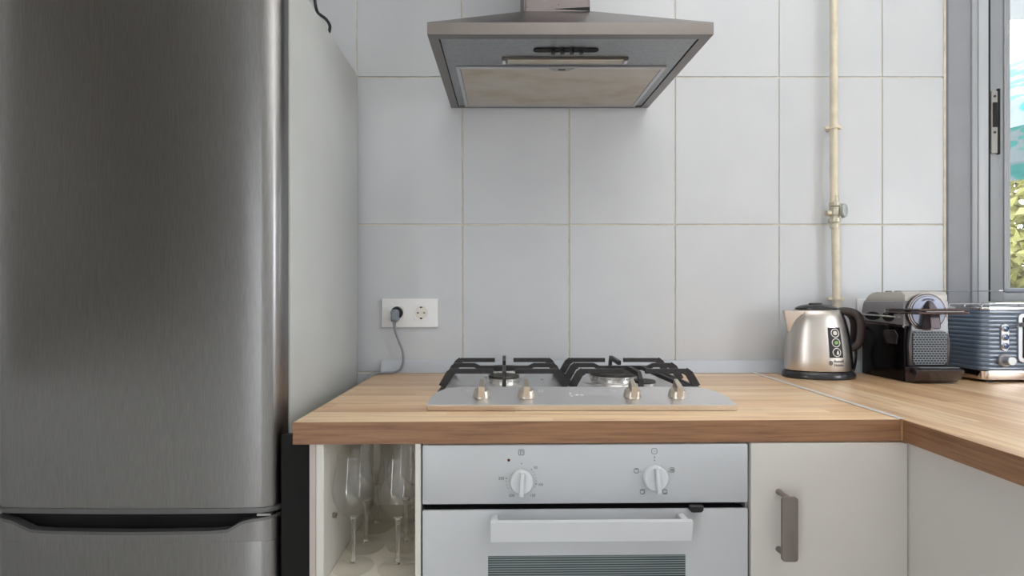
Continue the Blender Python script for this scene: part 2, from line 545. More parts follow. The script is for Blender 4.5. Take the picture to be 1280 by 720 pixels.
# invented pendant bowl, out of view, added to bounce light off the ceiling
cl = thing('added_bowl_lamp', (0.70, -1.30, 1.660), 'added white bowl lamp, out of view, bouncing light off the ceiling', 'lamp')
bm = new(); lathe(bm, [(0, 1.660), (.06, 1.665), (.12, 1.690), (.17, 1.740), (.195, 1.800), (.190, 1.800), (.165, 1.743), (.117, 1.695), (.06, 1.671), (0, 1.667)], 40, T(0.70, -1.30, 0)); obj('bowl', bm, 'plastic_white', cl)
bm = new()
for k in range(3):
    a = 2 * PI * k / 3
    tube(bm, [(0.70 + .19 * math.cos(a), -1.30 + .19 * math.sin(a), 1.798), (0.70, -1.30, 2.35)], .0015, 6)
tube(bm, [(0.70, -1.30, 2.34), (0.70, -1.30, ZC - .001)], .004, 8)
obj('cord', bm, 'black_plastic', cl)

# ------------------------------------------------------------------ window seen in the picture
w1 = thing('window_1', (WX0, 0, WZ0), 'white sliding window with grey sash at the right edge of the photo', 'window', kind='structure')
bm = new()
fw = .036
for a in ((WX0, WX0 + fw, WZ0, WZ1), (WX1 - fw, WX1, WZ0, WZ1), (WX0 + fw, WX1 - fw, WZ0, WZ0 + .03), (WX0 + fw, WX1 - fw, WZ1 - .03, WZ1)):
    box(bm, a[0], a[1], -.016, .05, a[2], a[3], .003, 2)
obj('window_frame', bm, 'frame_white', w1)
obj('frame_bead', B(WX0 + .017, WX0 + .0465, -.0190, -.0163, WZ0 + .001, WZ1, .001, 2), 'bead_white', w1)
sx0, sx1 = WX0 + .053, WX1 - .037
bm = new()
box(bm, sx0, sx0 + .043, -.014, .03, WZ0 + .031, WZ1 - .031, .002, 2)
box(bm, sx1 - .02, sx1, -.014, .03, WZ0 + .031, WZ1 - .031, .002, 2)
box(bm, sx0 + .043, sx1 - .02, -.014, .03, WZ0 + .031, WZ0 + .066, .002, 2)
box(bm, sx0 + .043, sx1 - .02, -.014, .03, WZ1 - .07, WZ1 - .031, .002, 2)
box(bm, 2.12, 2.165, -.013, .03, WZ0 + .066, WZ1 - .07, .002, 2)
sash = obj('sash', bm, 'sash_grey', w1)
for k, (dx, yy) in enumerate(((.0440, -.0170), (.0518, -.0150), (.0596, -.0130))):
    obj('glazing_bead', B(sx0 + dx, sx0 + dx + .0062, yy, .02, WZ0 + .0665, WZ1 - .071, .0012, 1), 'frame_white', sash)
obj('bottom_bead', B(sx0 + .067, 2.119, -.004, .02, WZ0 + .0665, WZ0 + .072, .001, 1), 'frame_white', sash)
obj('pane', B(sx0 + .067, 2.119, .012, .016, WZ0 + .0725, WZ1 - .071), 'window_glass', sash, smooth=0)
obj('pane', B(2.166, sx1 - .021, .012, .016, WZ0 + .0725, WZ1 - .071), 'window_glass', sash, smooth=0)
obj('seal', B(WX0 + .0470, sx0 - .0005, -.0186, .04, WZ0 + .031, WZ1 - .031), 'void_black', w1, smooth=0)
# latch plate on the sash stile
lx0, lx1, lz0, lz1 = sx0 + .003, sx0 + .025, 1.563, 1.752
lt = obj('latch_plate', B(lx0, lx1, -.019, -.0142, lz0, lz1, .001, 1), 'latch_steel', sash)
obj('latch_slot', B(lx0 + .003, lx1 - .006, -.0205, -.0185, 1.642, 1.716), 'void_black', w1, smooth=0)
obj('latch_rail', B(lx1 - .004, lx1 + .003, -.021, -.0142, lz0 - .003, lz1 + .006, .001, 1), 'void_black', w1, smooth=0)
for z in (1.735, 1.626):
    bm = new(); prism(bm, circ(lx0 + .009, z, .0035, 12), 'y', -.0205, -.0188)
    obj('screw', bm, 'print_black', w1)

# ------------------------------------------------------------------ outside the window
obj('ground', B(-30, 30, .6, 40, -3.1, -3.0), 'ground_grey', kind='structure', smooth=0)
obj('balcony_soffit', B(1.0, 6.0, .13, 1.45, 2.78, 2.95), 'soffit', label='grey balcony soffit outside the window', kind='structure')
pr = thing('parasol', (5.2, 3.3, -3.0), 'teal leaf patterned parasol outside the window', 'parasol')
bm = new()
rim = [(5.2 + 1.35 * math.cos(2 * PI * k / 16), 3.3 + 1.35 * math.sin(2 * PI * k / 16), 2.72 + (0.0 if k % 2 else .03)) for k in range(16)]
mid = [(5.2 + .7 * math.cos(2 * PI * k / 16), 3.3 + .7 * math.sin(2 * PI * k / 16), 3.2) for k in range(16)]
top = [(5.2 + .04 * math.cos(2 * PI * k / 16), 3.3 + .04 * math.sin(2 * PI * k / 16), 3.55) for k in range(16)]
loft(bm, [[(x, y, z - .22) for x, y, z in rim], rim, mid, top], cap0=False)
obj('canopy', bm, 'parasol_cloth', pr)
bm = new(); tube(bm, [(5.2, 3.3, -3), (5.2, 3.3, 3.5)], .03); obj('pole', bm, 'aluminium', pr)
def tree(name, loc, rad, zc, hz, n, mat, label):
    t = thing(name, (loc[0], loc[1], -3.0), label, 'tree')
    bm = new(); tube(bm, [(loc[0], loc[1], -3), (loc[0] + .1, loc[1], zc - hz * .6), (loc[0], loc[1], zc + hz * .4)], [.12, .08, .03], 8); obj('trunk', bm, 'bark', t)
    bm = new()
    for k in range(n):
        while True:
            p = Vector((random.uniform(-1, 1), random.uniform(-1, 1), random.uniform(-1, 1)))
            if p.length < 1: break
        c = Vector((loc[0] + p.x * rad, loc[1] + p.y * rad, zc + p.z * hz))
        Mx = T(*c) @ Matrix.Rotation(random.uniform(0, 6.28), 4, 'Z') @ Matrix.Rotation(random.uniform(-3.1, 3.1), 4, 'X') @ Matrix.Rotation(random.uniform(-1.5, 1.5), 4, 'Y')
        s = random.uniform(.07, .14)
        vs = [bm.verts.new(Mx @ Vector(q)) for q in ((-s, 0, 0), (0, -s * .5, s * .2), (s, 0, 0), (0, s * .5, s * .2))]
        bm.faces.new((vs[0], vs[1], vs[2])); bm.faces.new((vs[0], vs[2], vs[3]))
    obj('foliage', bm, mat, t, kind='stuff', smooth=0)
tree('yellow_tree', (7.8, 6.4), 1.6, 1.7, 2.3, 5200, 'leaf_yellow', 'yellow leaved tree outside below the parasol')
tree('green_tree', (11.6, 9.8), 1.6, .9, 1.7, 2600, 'leaf_green', 'green leaved tree behind the yellow one outside')

# ------------------------------------------------------------------ worktops
ZT, ZB = .900, .8594
def seamx(y): return .752 + .030 * y
bm = new()
prism(bm, [(-.380, -.631), (seamx(-.609) - .0015, -.6085), (seamx(0) - .0015, -.0015), (-.380, -.0015)], 'z', ZB, ZT, .0015, 2)
wa = obj('worktop', bm, 'oak_along_x', label='oak stave laminate worktop carrying the gas hob', cat='worktop', origin=(0, 0, ZB))
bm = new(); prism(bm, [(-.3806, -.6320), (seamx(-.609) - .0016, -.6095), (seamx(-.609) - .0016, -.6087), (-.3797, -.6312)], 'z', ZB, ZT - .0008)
obj('edge_band', bm, 'edge_oak_shaded', wa, smooth=0)
bm = new()
prism(bm, [(seamx(0) + .0015, -.0015), (seamx(-.66) + .0015, -.66), (seamx(-.84), -.84), (.716, -2.3), (1.38, -2.3), (1.38, -.64), (XR - .002, -.64), (XR - .002, -.0015)], 'z', ZB, ZT, .0015, 2)
wb = obj('worktop', bm, 'oak_along_y', label='oak stave laminate worktop carrying kettle, coffee machine and toaster', cat='worktop', origin=(0, 0, ZB))
bm = new()
prism(bm, [(seamx(-.6095) - .005, -.6095), (seamx(-.6095) + .004, -.6095), (seamx(0) + .004, -.022), (seamx(0) - .005, -.022)], 'z', ZT + .0002, ZT + .0022, .0007, 1)
obj('joint_strip', bm, 'joint_alu', label='thin aluminium joint strip between the two oak worktops', cat='strip')
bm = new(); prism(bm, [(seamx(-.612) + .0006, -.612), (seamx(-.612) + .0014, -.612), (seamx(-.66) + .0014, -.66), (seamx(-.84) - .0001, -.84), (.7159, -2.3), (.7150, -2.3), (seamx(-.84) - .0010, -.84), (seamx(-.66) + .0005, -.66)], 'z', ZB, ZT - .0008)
obj('edge_band', bm, 'edge_oak_shaded', wb, smooth=0)
# upstand along the back wall
bm = new()
prism(bm, [(-.0012, ZT + .0005), (-.022, ZT + .0005), (-.020, ZT + .004), (-.010, ZT + .033), (-.007, ZT + .036), (-.0012, ZT + .036)], 'x', -.372, 1.345, .0008, 1)
obj('trim_1', bm, 'upstand_grey', label='pale grey upstand trim between worktop and tiled wall', kind='structure')

# ------------------------------------------------------------------ fridge
fx0, fx1, fy = -.9900, -.4357, -.575
fr = thing('fridge', ((fx0 + fx1) / 2, -.3, 0), 'tall stainless steel fridge freezer with pale grey side', 'fridge')
obj('body', B(fx0, fx1, -.510, -.040, .03, 1.790, .004, 2), 'fridge_side', fr)
obj('gasket', B(fx0 + .008, fx1 - .006, -.521, -.5105, .06, 1.78), 'gasket', fr, smooth=0)
def door_plan(n=8, bulge=.005, back=-.5215):
    r = .034; pts = [(fx1, back), ]
    out = [(fx1, back)]
    for k in range(n + 1):
        t = R(-90 * k / n)
        out.append((fx1 - r + r * math.cos(t), fy + r + bulge + r * math.sin(t)))
    for k in range(1, 12):
        s = k / 12
        x = (fx1 - r) + (fx0 + r - fx1 + r) * s
        out.append((x, fy + bulge * (1 - math.sin(PI * s))))
    for k in range(n + 1):
        t = R(-90 - 90 * k / n)
        out.append((fx0 + r + r * math.cos(t), fy + r + bulge + r * math.sin(t)))
    out.append((fx0, back))
    return out
plan = door_plan()
def inset(pl, d, cx=(fx0 + fx1) / 2, cy=-.52):
    return [(x + (d if x < cx else -d) * min(1, abs(x - cx) / .2), y + (d if y < -.53 else 0)) for x, y in pl]
bm = new(); prism(bm, plan, 'z', .7205, 1.787, .0015, 2)
ud = obj('upper_door', bm, 'fridge_steel', fr, smooth=30, label='large upper door in brushed stainless steel')
bm = new(); prism(bm, inset(plan, -.0015), 'z', .7105, .7203, .0015, 1)
obj('door_trim', bm, 'fridge_trim', ud, smooth=30)
# freezer door: front skin dips into a long hand grip, dark well behind
ld = None
bm = new(); prism(bm, plan, 'z', .06, .655, .0012, 1)
ld = obj('freezer_door', bm, 'fridge_steel', fr, smooth=30, label='freezer door in brushed stainless steel')
def front_y(x):
    best = None
    for (xa, ya), (xb, yb) in zip(plan, plan[1:]):
        lo, hi = min(xa, xb), max(xa, xb)
        if lo - 1e-9 <= x <= hi + 1e-9 and hi > lo:
            t = (x - xa) / (xb - xa); y = ya + (yb - ya) * t
            best = y if best is None else min(best, y)
    return best
gx = [(fx0 + .0005, .701), (fx0 + .02, .701), (fx0 + .045, .696), (fx0 + .082, .6795), (fx0 + .12, .6775), (-.72, .676), (fx1 - .13, .6775), (fx1 - .095, .6795), (fx1 - .068, .695), (fx1 - .05, .699), (fx1 - .015, .7035), (fx1 - .0005, .7035)]
def gtop(x):
    for (a, za), (b, zb) in zip(gx, gx[1:]):
        if a <= x <= b: return za + (zb - za) * (x - a) / (b - a)
    return gx[-1][1]
xs_s = sorted({p[0] for p in gx} | {x for x, y in plan[1:-1] if fx0 + .0005 < x < fx1 - .0005})
def skin(bm, zlo, dz, yo0, yo1):
    rings = []
    for x in xs_s:
        y = front_y(x); z1 = gtop(x) + dz; z0 = zlo(x)
        rings.append([(x, y + yo0, z0), (x, y + yo0, z1), (x, y + yo1, z1), (x, y + yo1, z0)])
    loft(bm, rings)
bm = new(); skin(bm, lambda x: .6552, -.006, 0.0, .012)
obj('grip_skin', bm, 'fridge_steel', ld, smooth=30)
bm = new(); skin(bm, lambda x: gtop(x) - .0058, 0.0, -.002, .014)
obj('grip_lip', bm, 'fridge_trim', ld, smooth=30)
obj('grip_well', B(fx0 + .004, fx1 - .01, -.548, -.522, .6553, .7085), 'void_black', ld, smooth=0)
obj('hinge_cap', B(fx1 - .040, fx1 - .012, -.572, -.55, .7045, .7098, .001, 1), 'chrome', fr)
obj('plinth', B(fx0 + .01, fx1 - .01, -.50, -.06, 0.0, .0295), 'dark_rubber', fr, smooth=0)

# things on top of the fridge
rb = thing('microwave_box', (-.66, -.44, 1.7905), 'white box standing on top of the fridge', 'box')
obj('shell', B(-.88, -.452, -.50, -.388, 1.7905, 1.99, .008, 3), 'plastic_white', rb)
obj('front_panel', B(-.86, -.60, -.505, -.5003, 1.81, 1.97, .002, 1), 'black_gloss', rb)
bm = new()
tube(bm, spline([(-.448, -.40, 1.97), (-.441, -.383, 1.90), (-.438, -.375, 1.82), (-.4375, -.362, 1.7965), (-.4365, -.345, 1.797), (-.4315, -.315, 1.801), (-.4335, -.285, 1.798), (-.46, -.25, 1.795), (-.55, -.2, 1.7945)], 8), .0038, 10)
obj('power_cord', bm, 'black_plastic', rb, label='black power cord looping over the fridge top edge')

# ------------------------------------------------------------------ open glass cabinet
CY = -.620
cb = thing('open_cabinet', (-.252, -.32, 0), 'narrow open base cabinet holding the wine glasses', 'cabinet')
obj('side_panel', B(-.3555, -.3435, CY, -.03, .0, ZB - .001, .001, 1), 'cabinet_pink_edge', cb)
obj('side_panel', B(-.343, -.3290, CY - .001, -.03, .0, ZB - .001, .001, 1), 'cabinet_edge', cb)
obj('side_panel', B(-.1625, -.1515, CY, -.03, .0, ZB - .001, .001, 1), 'cabinet_edge', cb)
obj('back_panel', B(-.3285, -.163, -.270, -.262, .0, ZB - .001), 'cabinet_inner', cb, smooth=0)
obj('shelf', B(-.3285, -.163, CY + .004, -.2705, .589, .605, .0008, 1), 'cabinet_inner', cb)
bm = new()
prism(bm, circ(-.571, .706, .0045, 10), 'x', -.329, -.3225)
box(bm, -.3262, -.3235, -.571, -.562, .7045, .7075)
obj('shelf_peg', bm, 'satin_nickel', cb)
obj('gap_shade', B(-.4330, -.3560, -.560, -.548, .0, .858), 'void_black', cb, smooth=0)  # black strip standing in for the shade in the gap beside the fridge
# wine glasses
foot_p = [(0, 0), (.0375, 0), (.0385, .001), (.037, .0022), (.012, .0048), (.0058, .0088), (0, .0088)]
stem_p = [(0, .0088), (.0056, .0089), (.0040, .018), (.0036, .05), (.0036, .082), (.0050, .0915), (.0085, .0965), (0, .0968)]
bowl_p = [(0, .0969), (.009, .0969), (.013, .0990), (.022, .106), (.031, .118), (.0375, .133), (.0395, .147), (.0385, .163), (.0355, .182), (.0318, .204), (.0298, .219),
          (.0288, .219), (.0308, .204), (.0345, .182), (.0375, .163), (.0385, .147), (.0365, .134), (.030, .120), (.0205, .108), (.010, .1005), (0, .0985)]
gl = [(-.2905, -.568, 'left wine glass of the front row in the open cabinet'),
      (-.2040, -.572, 'right wine glass of the front row in the open cabinet'),
      (-.2885, -.486, 'left wine glass of the second row in the open cabinet'),
      (-.2060, -.482, 'right wine glass of the second row in the open cabinet'),
      (-.2890, -.395, 'left wine glass of the third row in the open cabinet'),
      (-.2020, -.394, 'right wine glass of the third row in the open cabinet')]
src = []
for i, (x, y, lb) in enumerate(gl):
    t = thing('wine_glass', (x, y, .6052), lb, 'wine glass', 'wine glasses in the open cabinet')
    if i == 0:
        for nm, pf, mt in (('foot', foot_p, 'foot_glass'), ('stem', stem_p, 'stem_glass'), ('bowl', bowl_p, 'wine_glass')):
            bm = new(); lathe(bm, pf, 40, T(x, y, .6052)); src.append(obj(nm, bm, mt, t, smooth=60))
    else:
        for p in src:
            c = link(p.copy()); c.parent = t

# ------------------------------------------------------------------ oven
ox0, ox1 = -.1485, .4480
ov = thing('oven', ((ox0 + ox1) / 2, -.62, 0), 'white built-in oven under the worktop with two round knobs', 'oven', rz=R(0.9))
obj('housing', B(ox0 + .012, ox1 - .012, -.594, -.05, .10, .846), 'void_black', ov, smooth=0)
cp = obj('control_panel', B(ox0, ox1, -.620, -.5945, .748, .8560, .0025, 2), 'oven_white', ov)
od = obj('oven_door', B(ox0, ox1, -.620, -.6135, .20, .7375, .002, 2), 'oven_white', ov)
obj('door_core', B(ox0 + .003, ox1 - .003, -.6134, -.5945, .20, .7362), 'void_black', od, smooth=0)
obj('oven_pane', B(-.029, .332, -.6212, -.6196, .26, .654, .0004, 1), 'oven_pane', od)
# bar handle: flat front face, bent ends
bm = new()
prism(bm, [(-.667, .7345), (-.660, .7365), (-.652, .7330), (-.657, .7000), (-.6605, .6985)], 'x', -.0245, .3285, .0008, 1)
hd = obj('door_handle', bm, 'oven_handle', od)
for x in (-.024, .315):
    obj('handle_post', B(x, x + .013, -.6535, -.6205, .716, .731, .002, 2), 'oven_handle', hd)
bm = new(); prism(bm, [(.337, .7465), (.362, .7465), (.362, .738), (.358, .7345), (.341, .7345), (.337, .738)], 'y', -.630, -.6205, .001, 1)
obj('door_catch', bm, 'black_plastic', ov)
def oven_knob(cx, cz, ang, r):
    bm = new()
    Mx = T(cx, -.6203, cz) @ FACE @ RZ(ang)
    lathe(bm, [(0, 0), (r, 0), (r, .008), (r * .97, .011), (r * .90, .0125), (0, .0125)], 36, Mx)
    k = obj('oven_knob', bm, 'knob_white', ov)
    bm = new()
    prism(bm, [(-.0042, -r * .96), (.0042, -r * .96), (.0030, r * .99), (-.0030, r * .99)], 'z', .0125, .0245, .002, 2, Mx)
    obj('knob_grip', bm, 'oven_handle', k)
oven_knob(.0315, .7905, -4, .0215)
oven_knob(.2755, .7960, 6, .0225)
bm = new(); lathe(bm, [(0, 0), (.0026, 0), (.0026, .001), (0, .0018)], 14, T(.0085, -.6201, .8285) @ FACE); obj('pilot_lamp', bm, 'lamp_red', ov)
def dot(bm, x, z, r=.0008): prism(bm, circ(x, z, r, 8), 'y', -.6206, -.6199)
bm = new()
dot(bm, .0320, .8220, .0011)
for a in (48, 36, 24, 12, 0, -12, -24): dot(bm, .0315 + .0275 * math.cos(R(a)), .7905 + .0275 * math.sin(R(a)), .0011 if a in (48, -12) else .0007)
for a in (170, 182, 195, 208): dot(bm, .0315 + .0275 * math.cos(R(a)), .7905 + .0275 * math.sin(R(a)), .0011 if a == 170 else .0007)
dot(bm, .2755, .8265, .0011)
for a in (158, 22, 232): dot(bm, .2755 + .0275 * math.cos(R(a)), .796 + .0275 * math.sin(R(a)), .0006)
obj('dial_dots', bm, 'print_grey', cp, kind='stuff')
def put_text(s, x, z, size, mat, parent, y=-.6202):
    bm = text_bm(s, size, .0002)
    for v in bm.verts: v.co = T(x, y, z) @ FACE @ v.co
    obj('lettering', bm, mat, parent, smooth=0)
put_text('50', .0575, .8145, .0070, 'print_grey', cp)
put_text('100', .0660, .7835, .0070, 'print_grey', cp)
put_text('150', .0520, .7640, .0070, 'print_grey', cp)
put_text('200', .0140, .7640, .0070, 'print_grey', cp)
put_text('250', -.0050, .7950, .0070, 'print_grey', cp)
put_text('0', .2755, .8320, .0055, 'print_grey', cp)
def icon(x, z, s, inner):
    bm = new()
    tube(bm, [(px, -.6203, pz) for px, pz in rrect(x - s, x + s, z - s, z + s, s * .45, 3)], .00045, 6, closed=True)
    if inner == 'therm':
        tube(bm, [(x - .0014, -.6203, z - s * .6), (x - .0014, -.6203, z + s * .6)], .0005, 6)
        tube(bm, [(x - .0014, -.6203, z + s * .6), (x + .002, -.6203, z + s * .5), (x + .002, -.6203, z - s * .1)], .0004, 6)
    elif inner == 'top':
        tube(bm, [(x - s * .6, -.6203, z + s * .6), (x + s * .6, -.6203, z + s * .6)], .0004, 6)
    elif inner == 'dots':
        for q in (-.4, .1, .5): dot(bm, x + s * q, z, .0004)
    elif inner == 'fan':
        tube(bm, [(x + s * .5 * math.cos(a * PI / 4), -.6203, z + s * .5 * math.sin(a * PI / 4)) for a in range(8)], .0004, 6, closed=True)
        tube(bm, [(x - s * .5, -.6203, z), (x + s * .5, -.6203, z)], .0004, 6)
    elif inner == 'low':
        tube(bm, [(x - s * .6, -.6203, z - s * .6), (x + s * .6, -.6203, z - s * .6)], .0004, 6)
    obj('icon_mark', bm, 'print_grey', cp)
icon(.0315, .8425, .0050, 'therm')
icon(.2750, .8435, .0048, 'dots')
icon(.2420, .8080, .0040, 'top')
icon(.2530, .7695, .0040, 'top')
icon(.3075, .8090, .0042, 'fan')
icon(.2945, .7690, .0040, 'low')

# ------------------------------------------------------------------ base cabinets right of the oven
c1 = thing('base_cabinet', (.596, -.32, 0), 'cream base cabinet with bar handle right of the oven', 'cabinet')
obj('carcass', B(.4515, .739, -.598, -.05, .10, ZB - .001), 'cabinet_cream', c1, smooth=0)
cd = obj('cabinet_door', B(.4525, .7395, -.617, -.5985, .11, ZB - .002, .0015, 2), 'cabinet_cream', c1)
bm = new()
prism(bm, rrect(.4885, .5170, .6595, .7735, .006, 4), 'y', -.6560, -.6490, .0018, 2)
h1 = obj('bar_handle', bm, 'satin_nickel', cd)
for z in (.7690, .6640):
    bm = new()
    Mx = T(.5028, -.6170, z) @ FACE
    lathe(bm, [(0, 0), (.0055, 0), (.0046, .010), (.0046, .033), (0, .033)], 16, Mx)
    obj('handle_post', bm, 'satin_nickel', h1)
obj('plinth', B(.4515, .739, -.57, -.55, 0, .0995), 'cabinet_edge', c1, smooth=0)
c2 = thing('base_cabinet', (1.1, -1.4, 0), 'plain cream cabinet run turning towards the camera under the right worktop', 'cabinet')
obj('carcass', B(.760, 1.36, -2.28, -.6005, .10, ZB - .001), 'cabinet_cream', c2, smooth=0)
obj('filler_panel', B(.7415, .7595, -.90, -.600, .10, ZB - .002, .0012, 1), 'cabinet_cream', c2)
for y0, y1 in ((-1.36, -.903), (-1.82, -1.363), (-2.28, -1.823)):
    obj('cabinet_door', B(.7415, .7595, y0, y1, .11, ZB - .002, .0015, 2), 'cabinet_cream', c2)
obj('plinth', B(.79, .81, -2.28, -.62, 0, .0995), 'cabinet_edge', c2, smooth=0)
obj('carcass', B(1.361, XR - .003, -.60, -.02, .0, ZB - .001), 'cabinet_cream', c2, smooth=0)

# ------------------------------------------------------------------ gas hob
hx0, hx1, hyf, hyb = -.1530, .4620, -.5470, -.0480
hb = thing('gas_hob', ((hx0 + hx1) / 2, -.3, ZT), 'stainless steel gas hob with two cast iron pan supports', 'hob')
bm = new()
# base plate with recessed field
prism(bm, rrect(hx0, hx1, hyf + .045, hyb, .006, 3), 'z', ZT + .0004, ZT + .008, .0012, 2)
tr = obj('base_plate', bm, 'hob_steel', hb)
bm = new()
o_ = [(hx0, hyf + .06), (hx1, hyf + .06), (hx1, hyb), (hx0, hyb)]
def ring(x0, x1, y0, y1, z): return [(x0, y0, z), (x1, y0, z), (x1, y1, z), (x0, y1, z)]
loft(bm, [ring(hx0, hx1, hyf + .06, hyb, ZT + .0081), ring(hx0 + .003, hx1 - .003, hyf + .06, hyb - .003, ZT + .0105), ring(hx0 + .012, hx1 - .012, hyf + .06, hyb - .012, ZT + .0105), ring(hx0 + .018, hx1 - .018, hyf + .06, hyb - .018, ZT + .0084)], cap0=False, cap1=False)
obj('rim', bm, 'hob_steel', hb)
# raised control panel in front
bm = new()
za = ZT + .0130
zlo = ZT + .0006
up = [(hx0 + .0005, hyf, za), (hx1 - .0005, hyf, za), (hx1 - .002, hyf + .040, ZT + .0208), (hx1 - .010, hyf + .066, ZT + .0262), (hx1 - .026, hyf + .084, ZT + .0302), (hx1 - .046, hyf + .096, ZT + .0330),
      (hx0 + .052, hyf + .096, ZT + .0330), (hx0 + .026, hyf + .084, ZT + .0302), (hx0 + .010, hyf + .066, ZT + .0262), (hx0 + .002, hyf + .040, ZT + .0208)]
lo_ = [(hx0 + .001, hyf + .0045, zlo), (hx1 - .001, hyf + .0045, zlo), (hx1, hyf + .042, zlo), (hx1 - .007, hyf + .069, zlo), (hx1 - .024, hyf + .088, zlo), (hx1 - .044, hyf + .104, zlo),
       (hx0 + .050, hyf + .104, zlo), (hx0 + .024, hyf + .088, zlo), (hx0 + .007, hyf + .069, zlo), (hx0, hyf + .042, zlo)]
loft(bm, [lo_, up])
bmesh.ops.bevel(bm, geom=[e for e in bm.edges], offset=.0012, segments=2, affect='EDGES')
hp = obj('control_panel', bm, 'hob_steel', hb, smooth=40)
slope = math.atan2(.020, .094)
def on_panel(x, t):     # t 0 front .. 1 back
    return T(x, hyf + .002 + .094 * t, za + .0003 + .020 * t) @ Matrix.Rotation(slope, 4, 'X')
for x in (-.0455, .0460, .2645, .3565):
    Mx = on_panel(x, .46)
    bm = new()
    lathe(bm, [(0, .0002), (.0185, .0002), (.0178, .004), (.0160, .012), (.0145, .0145), (0, .015)], 32, Mx)
    k = obj('hob_knob', bm, 'champagne_metal', hp)
    bm = new()
    loft(bm, [[Mx @ Vector(p) for p in q] for q in (
        [(-.0068, -.0185, .004), (.0068, -.0185, .004), (.0062, .0175, .004), (-.0062, .0175, .004)],
        [(-.0060, -.0165, .026), (.0060, -.0165, .026), (.0040, .0150, .032), (-.0040, .0150, .032)])])
    bmesh.ops.bevel(bm, geom=bm.edges[:], offset=.0012, segments=2, affect='EDGES')
    obj('knob_grip', bm, 'champagne_metal', k)
# printed burner marks and logo
for x in (-.0785, .0775, .2300, .3900):
    bm = new()
    for dx, dy in ((-.003, -.004), (.003, -.004), (-.003, .003), (.003, .003)):
        box(bm, dx - .0013, dx + .0013, dy - .0018, dy + .0018, .0001, .0005, Mx=on_panel(x, .74))
    box(bm, .0065, .0073, -.006, .005, .0001, .0005, Mx=on_panel(x, .74))
    obj('burner_mark', bm, 'print_white', hp, smooth=0)
bm = text_bm('teka', .0125, .0003)
for v in bm.verts: v.co = on_panel(.1545, .52) @ T(0, 0, .0004) @ v.co
obj('maker_logo', bm, 'print_white', hp, smooth=0)
bm = new()
tube(bm, [on_panel(.1545, .52) @ Vector((-.0150 + .0040 * math.cos(R(a)), .0075 * math.sin(R(a)), .0006)) for a in range(70, 300, 20)], .0007, 6)
obj('maker_logo', bm, 'print_white', hp)
# burners
def burner(x, y, r, name='burner'):
    b = bm = new()
    Mx = T(x, y, ZT + .0082)
    lathe(bm, [(0, .0002), (r * 1.28, .0002), (r * 1.24, .003), (r * .98, .005), (r * .95, .012), (r * 1.04, .0165), (r * 1.04, .0195), (0, .0195)], 36, Mx)
    for k in range(24):
        a = 2 * PI * k / 24
        box(bm, r * .93, r * 1.06, -.0016, .0016, .0125, .0185, Mx=Mx @ Matrix.Rotation(a, 4, 'Z'))
    bo = obj(name, bm, 'burner_alloy', hb)
    bm = new()
    lathe(bm, [(0, .0197), (r * .98, .0197), (r * 1.0, .0225), (r * .94, .0255), (r * .5, .0275), (0, .028)], 36, Mx)
    obj('burner_cap', bm, 'burner_cap', bo)
burner(0.000, -.135, .047)
burner(0.000, -.285, .038)
burner(.2830, -.235, .060)
burner(.3270, -.365, .026)
for x, y in ((.2, -.11), (.1, -.2)):
    bm = new(); lathe(bm, [(0, .0003), (.004, .0003), (.0035, .0025), (0, .003)], 12, T(x, y, ZT + .0082)); obj('screw', bm, 'chrome', hb)
# cast iron pan supports
ZG = ZT + .0515
def bar(bm, pts, w=.0045, hgt=.0055):
    sec = [(-w, -hgt), (w, -hgt), (w, hgt), (-w, hgt)]
    tube(bm, pts, 1.0, section=sec)
def support(cx, label):
    g_ = thing('pan_support', (cx, -.25, ZT + .0082), label, 'pan support', 'cast iron pan supports')
    xa, xb = cx - .147, cx + .147
    zf = ZT + .0155
    def arch(y, gap, dip):
        pl = [(xa, y, zf), (xa + .017, y, ZG - .006), (xa + .026, y, ZG), (cx - gap, y, ZG)]
        prr = [(2 * cx - a, b_, c_) for a, b_, c_ in pl]
        bm = new()
        if gap:
            bar(bm, pl); bar(bm, prr)
            bar(bm, pl[:3], .0050, .0085); bar(bm, prr[:3], .0050, .0085)
        else:
            d = ZG - dip
            bar(bm, pl[:3], .0050, .0085); bar(bm, prr[:3], .0050, .0085)
            bar(bm, pl[:3] + [(xa + .07, y, ZG), (xa + .085, y, d), (2 * cx - xa - .085, y, d), (2 * cx - xa - .07, y, ZG)] + prr[:3][::-1])
        obj('cross_bar', bm, 'cast_iron', g_, smooth=20)
    arch(-.125, .026, 0)
    arch(-.235, 0, .007)
    arch(-.345, .026, 0)
    bm = new()
    bar(bm, [(cx, -.405, zf), (cx, -.400, ZG - .012), (cx, -.385, ZG), (cx, -.285, ZG)])
    obj('finger_bar', bm, 'cast_iron', g_, smooth=20)
    bm = new()
    bar(bm, [(cx, -.070, zf), (cx, -.075, ZG - .012), (cx, -.082, ZG + .002), (cx, -.190, ZG)])
    obj('finger_bar', bm, 'cast_iron', g_, smooth=20)
    for s in (-1, 1):
        bm = new(); x = cx + s * .1445
        bar(bm, [(x, -.420, zf - .003), (x, -.060, zf - .003)], .004, .004)
        for y in (-.40, -.08): box(bm, x - .005, x + .005, y - .005, y + .005, ZT + .0086, ZT + .0125)
        obj('side_rail', bm, 'cast_iron', g_, smooth=20)
    return g_
support(.0005, 'left cast iron pan support on the hob')
sr = support(.3090, 'right cast iron pan support on the hob')
bm = new(); bar(bm, [(.352, -.245, ZG - .004), (.415, -.372, ZT + .022), (.430, -.392, ZT + .0165)], .0055, .0045)
obj('brace_bar', bm, 'cast_iron', sr, smooth=20)

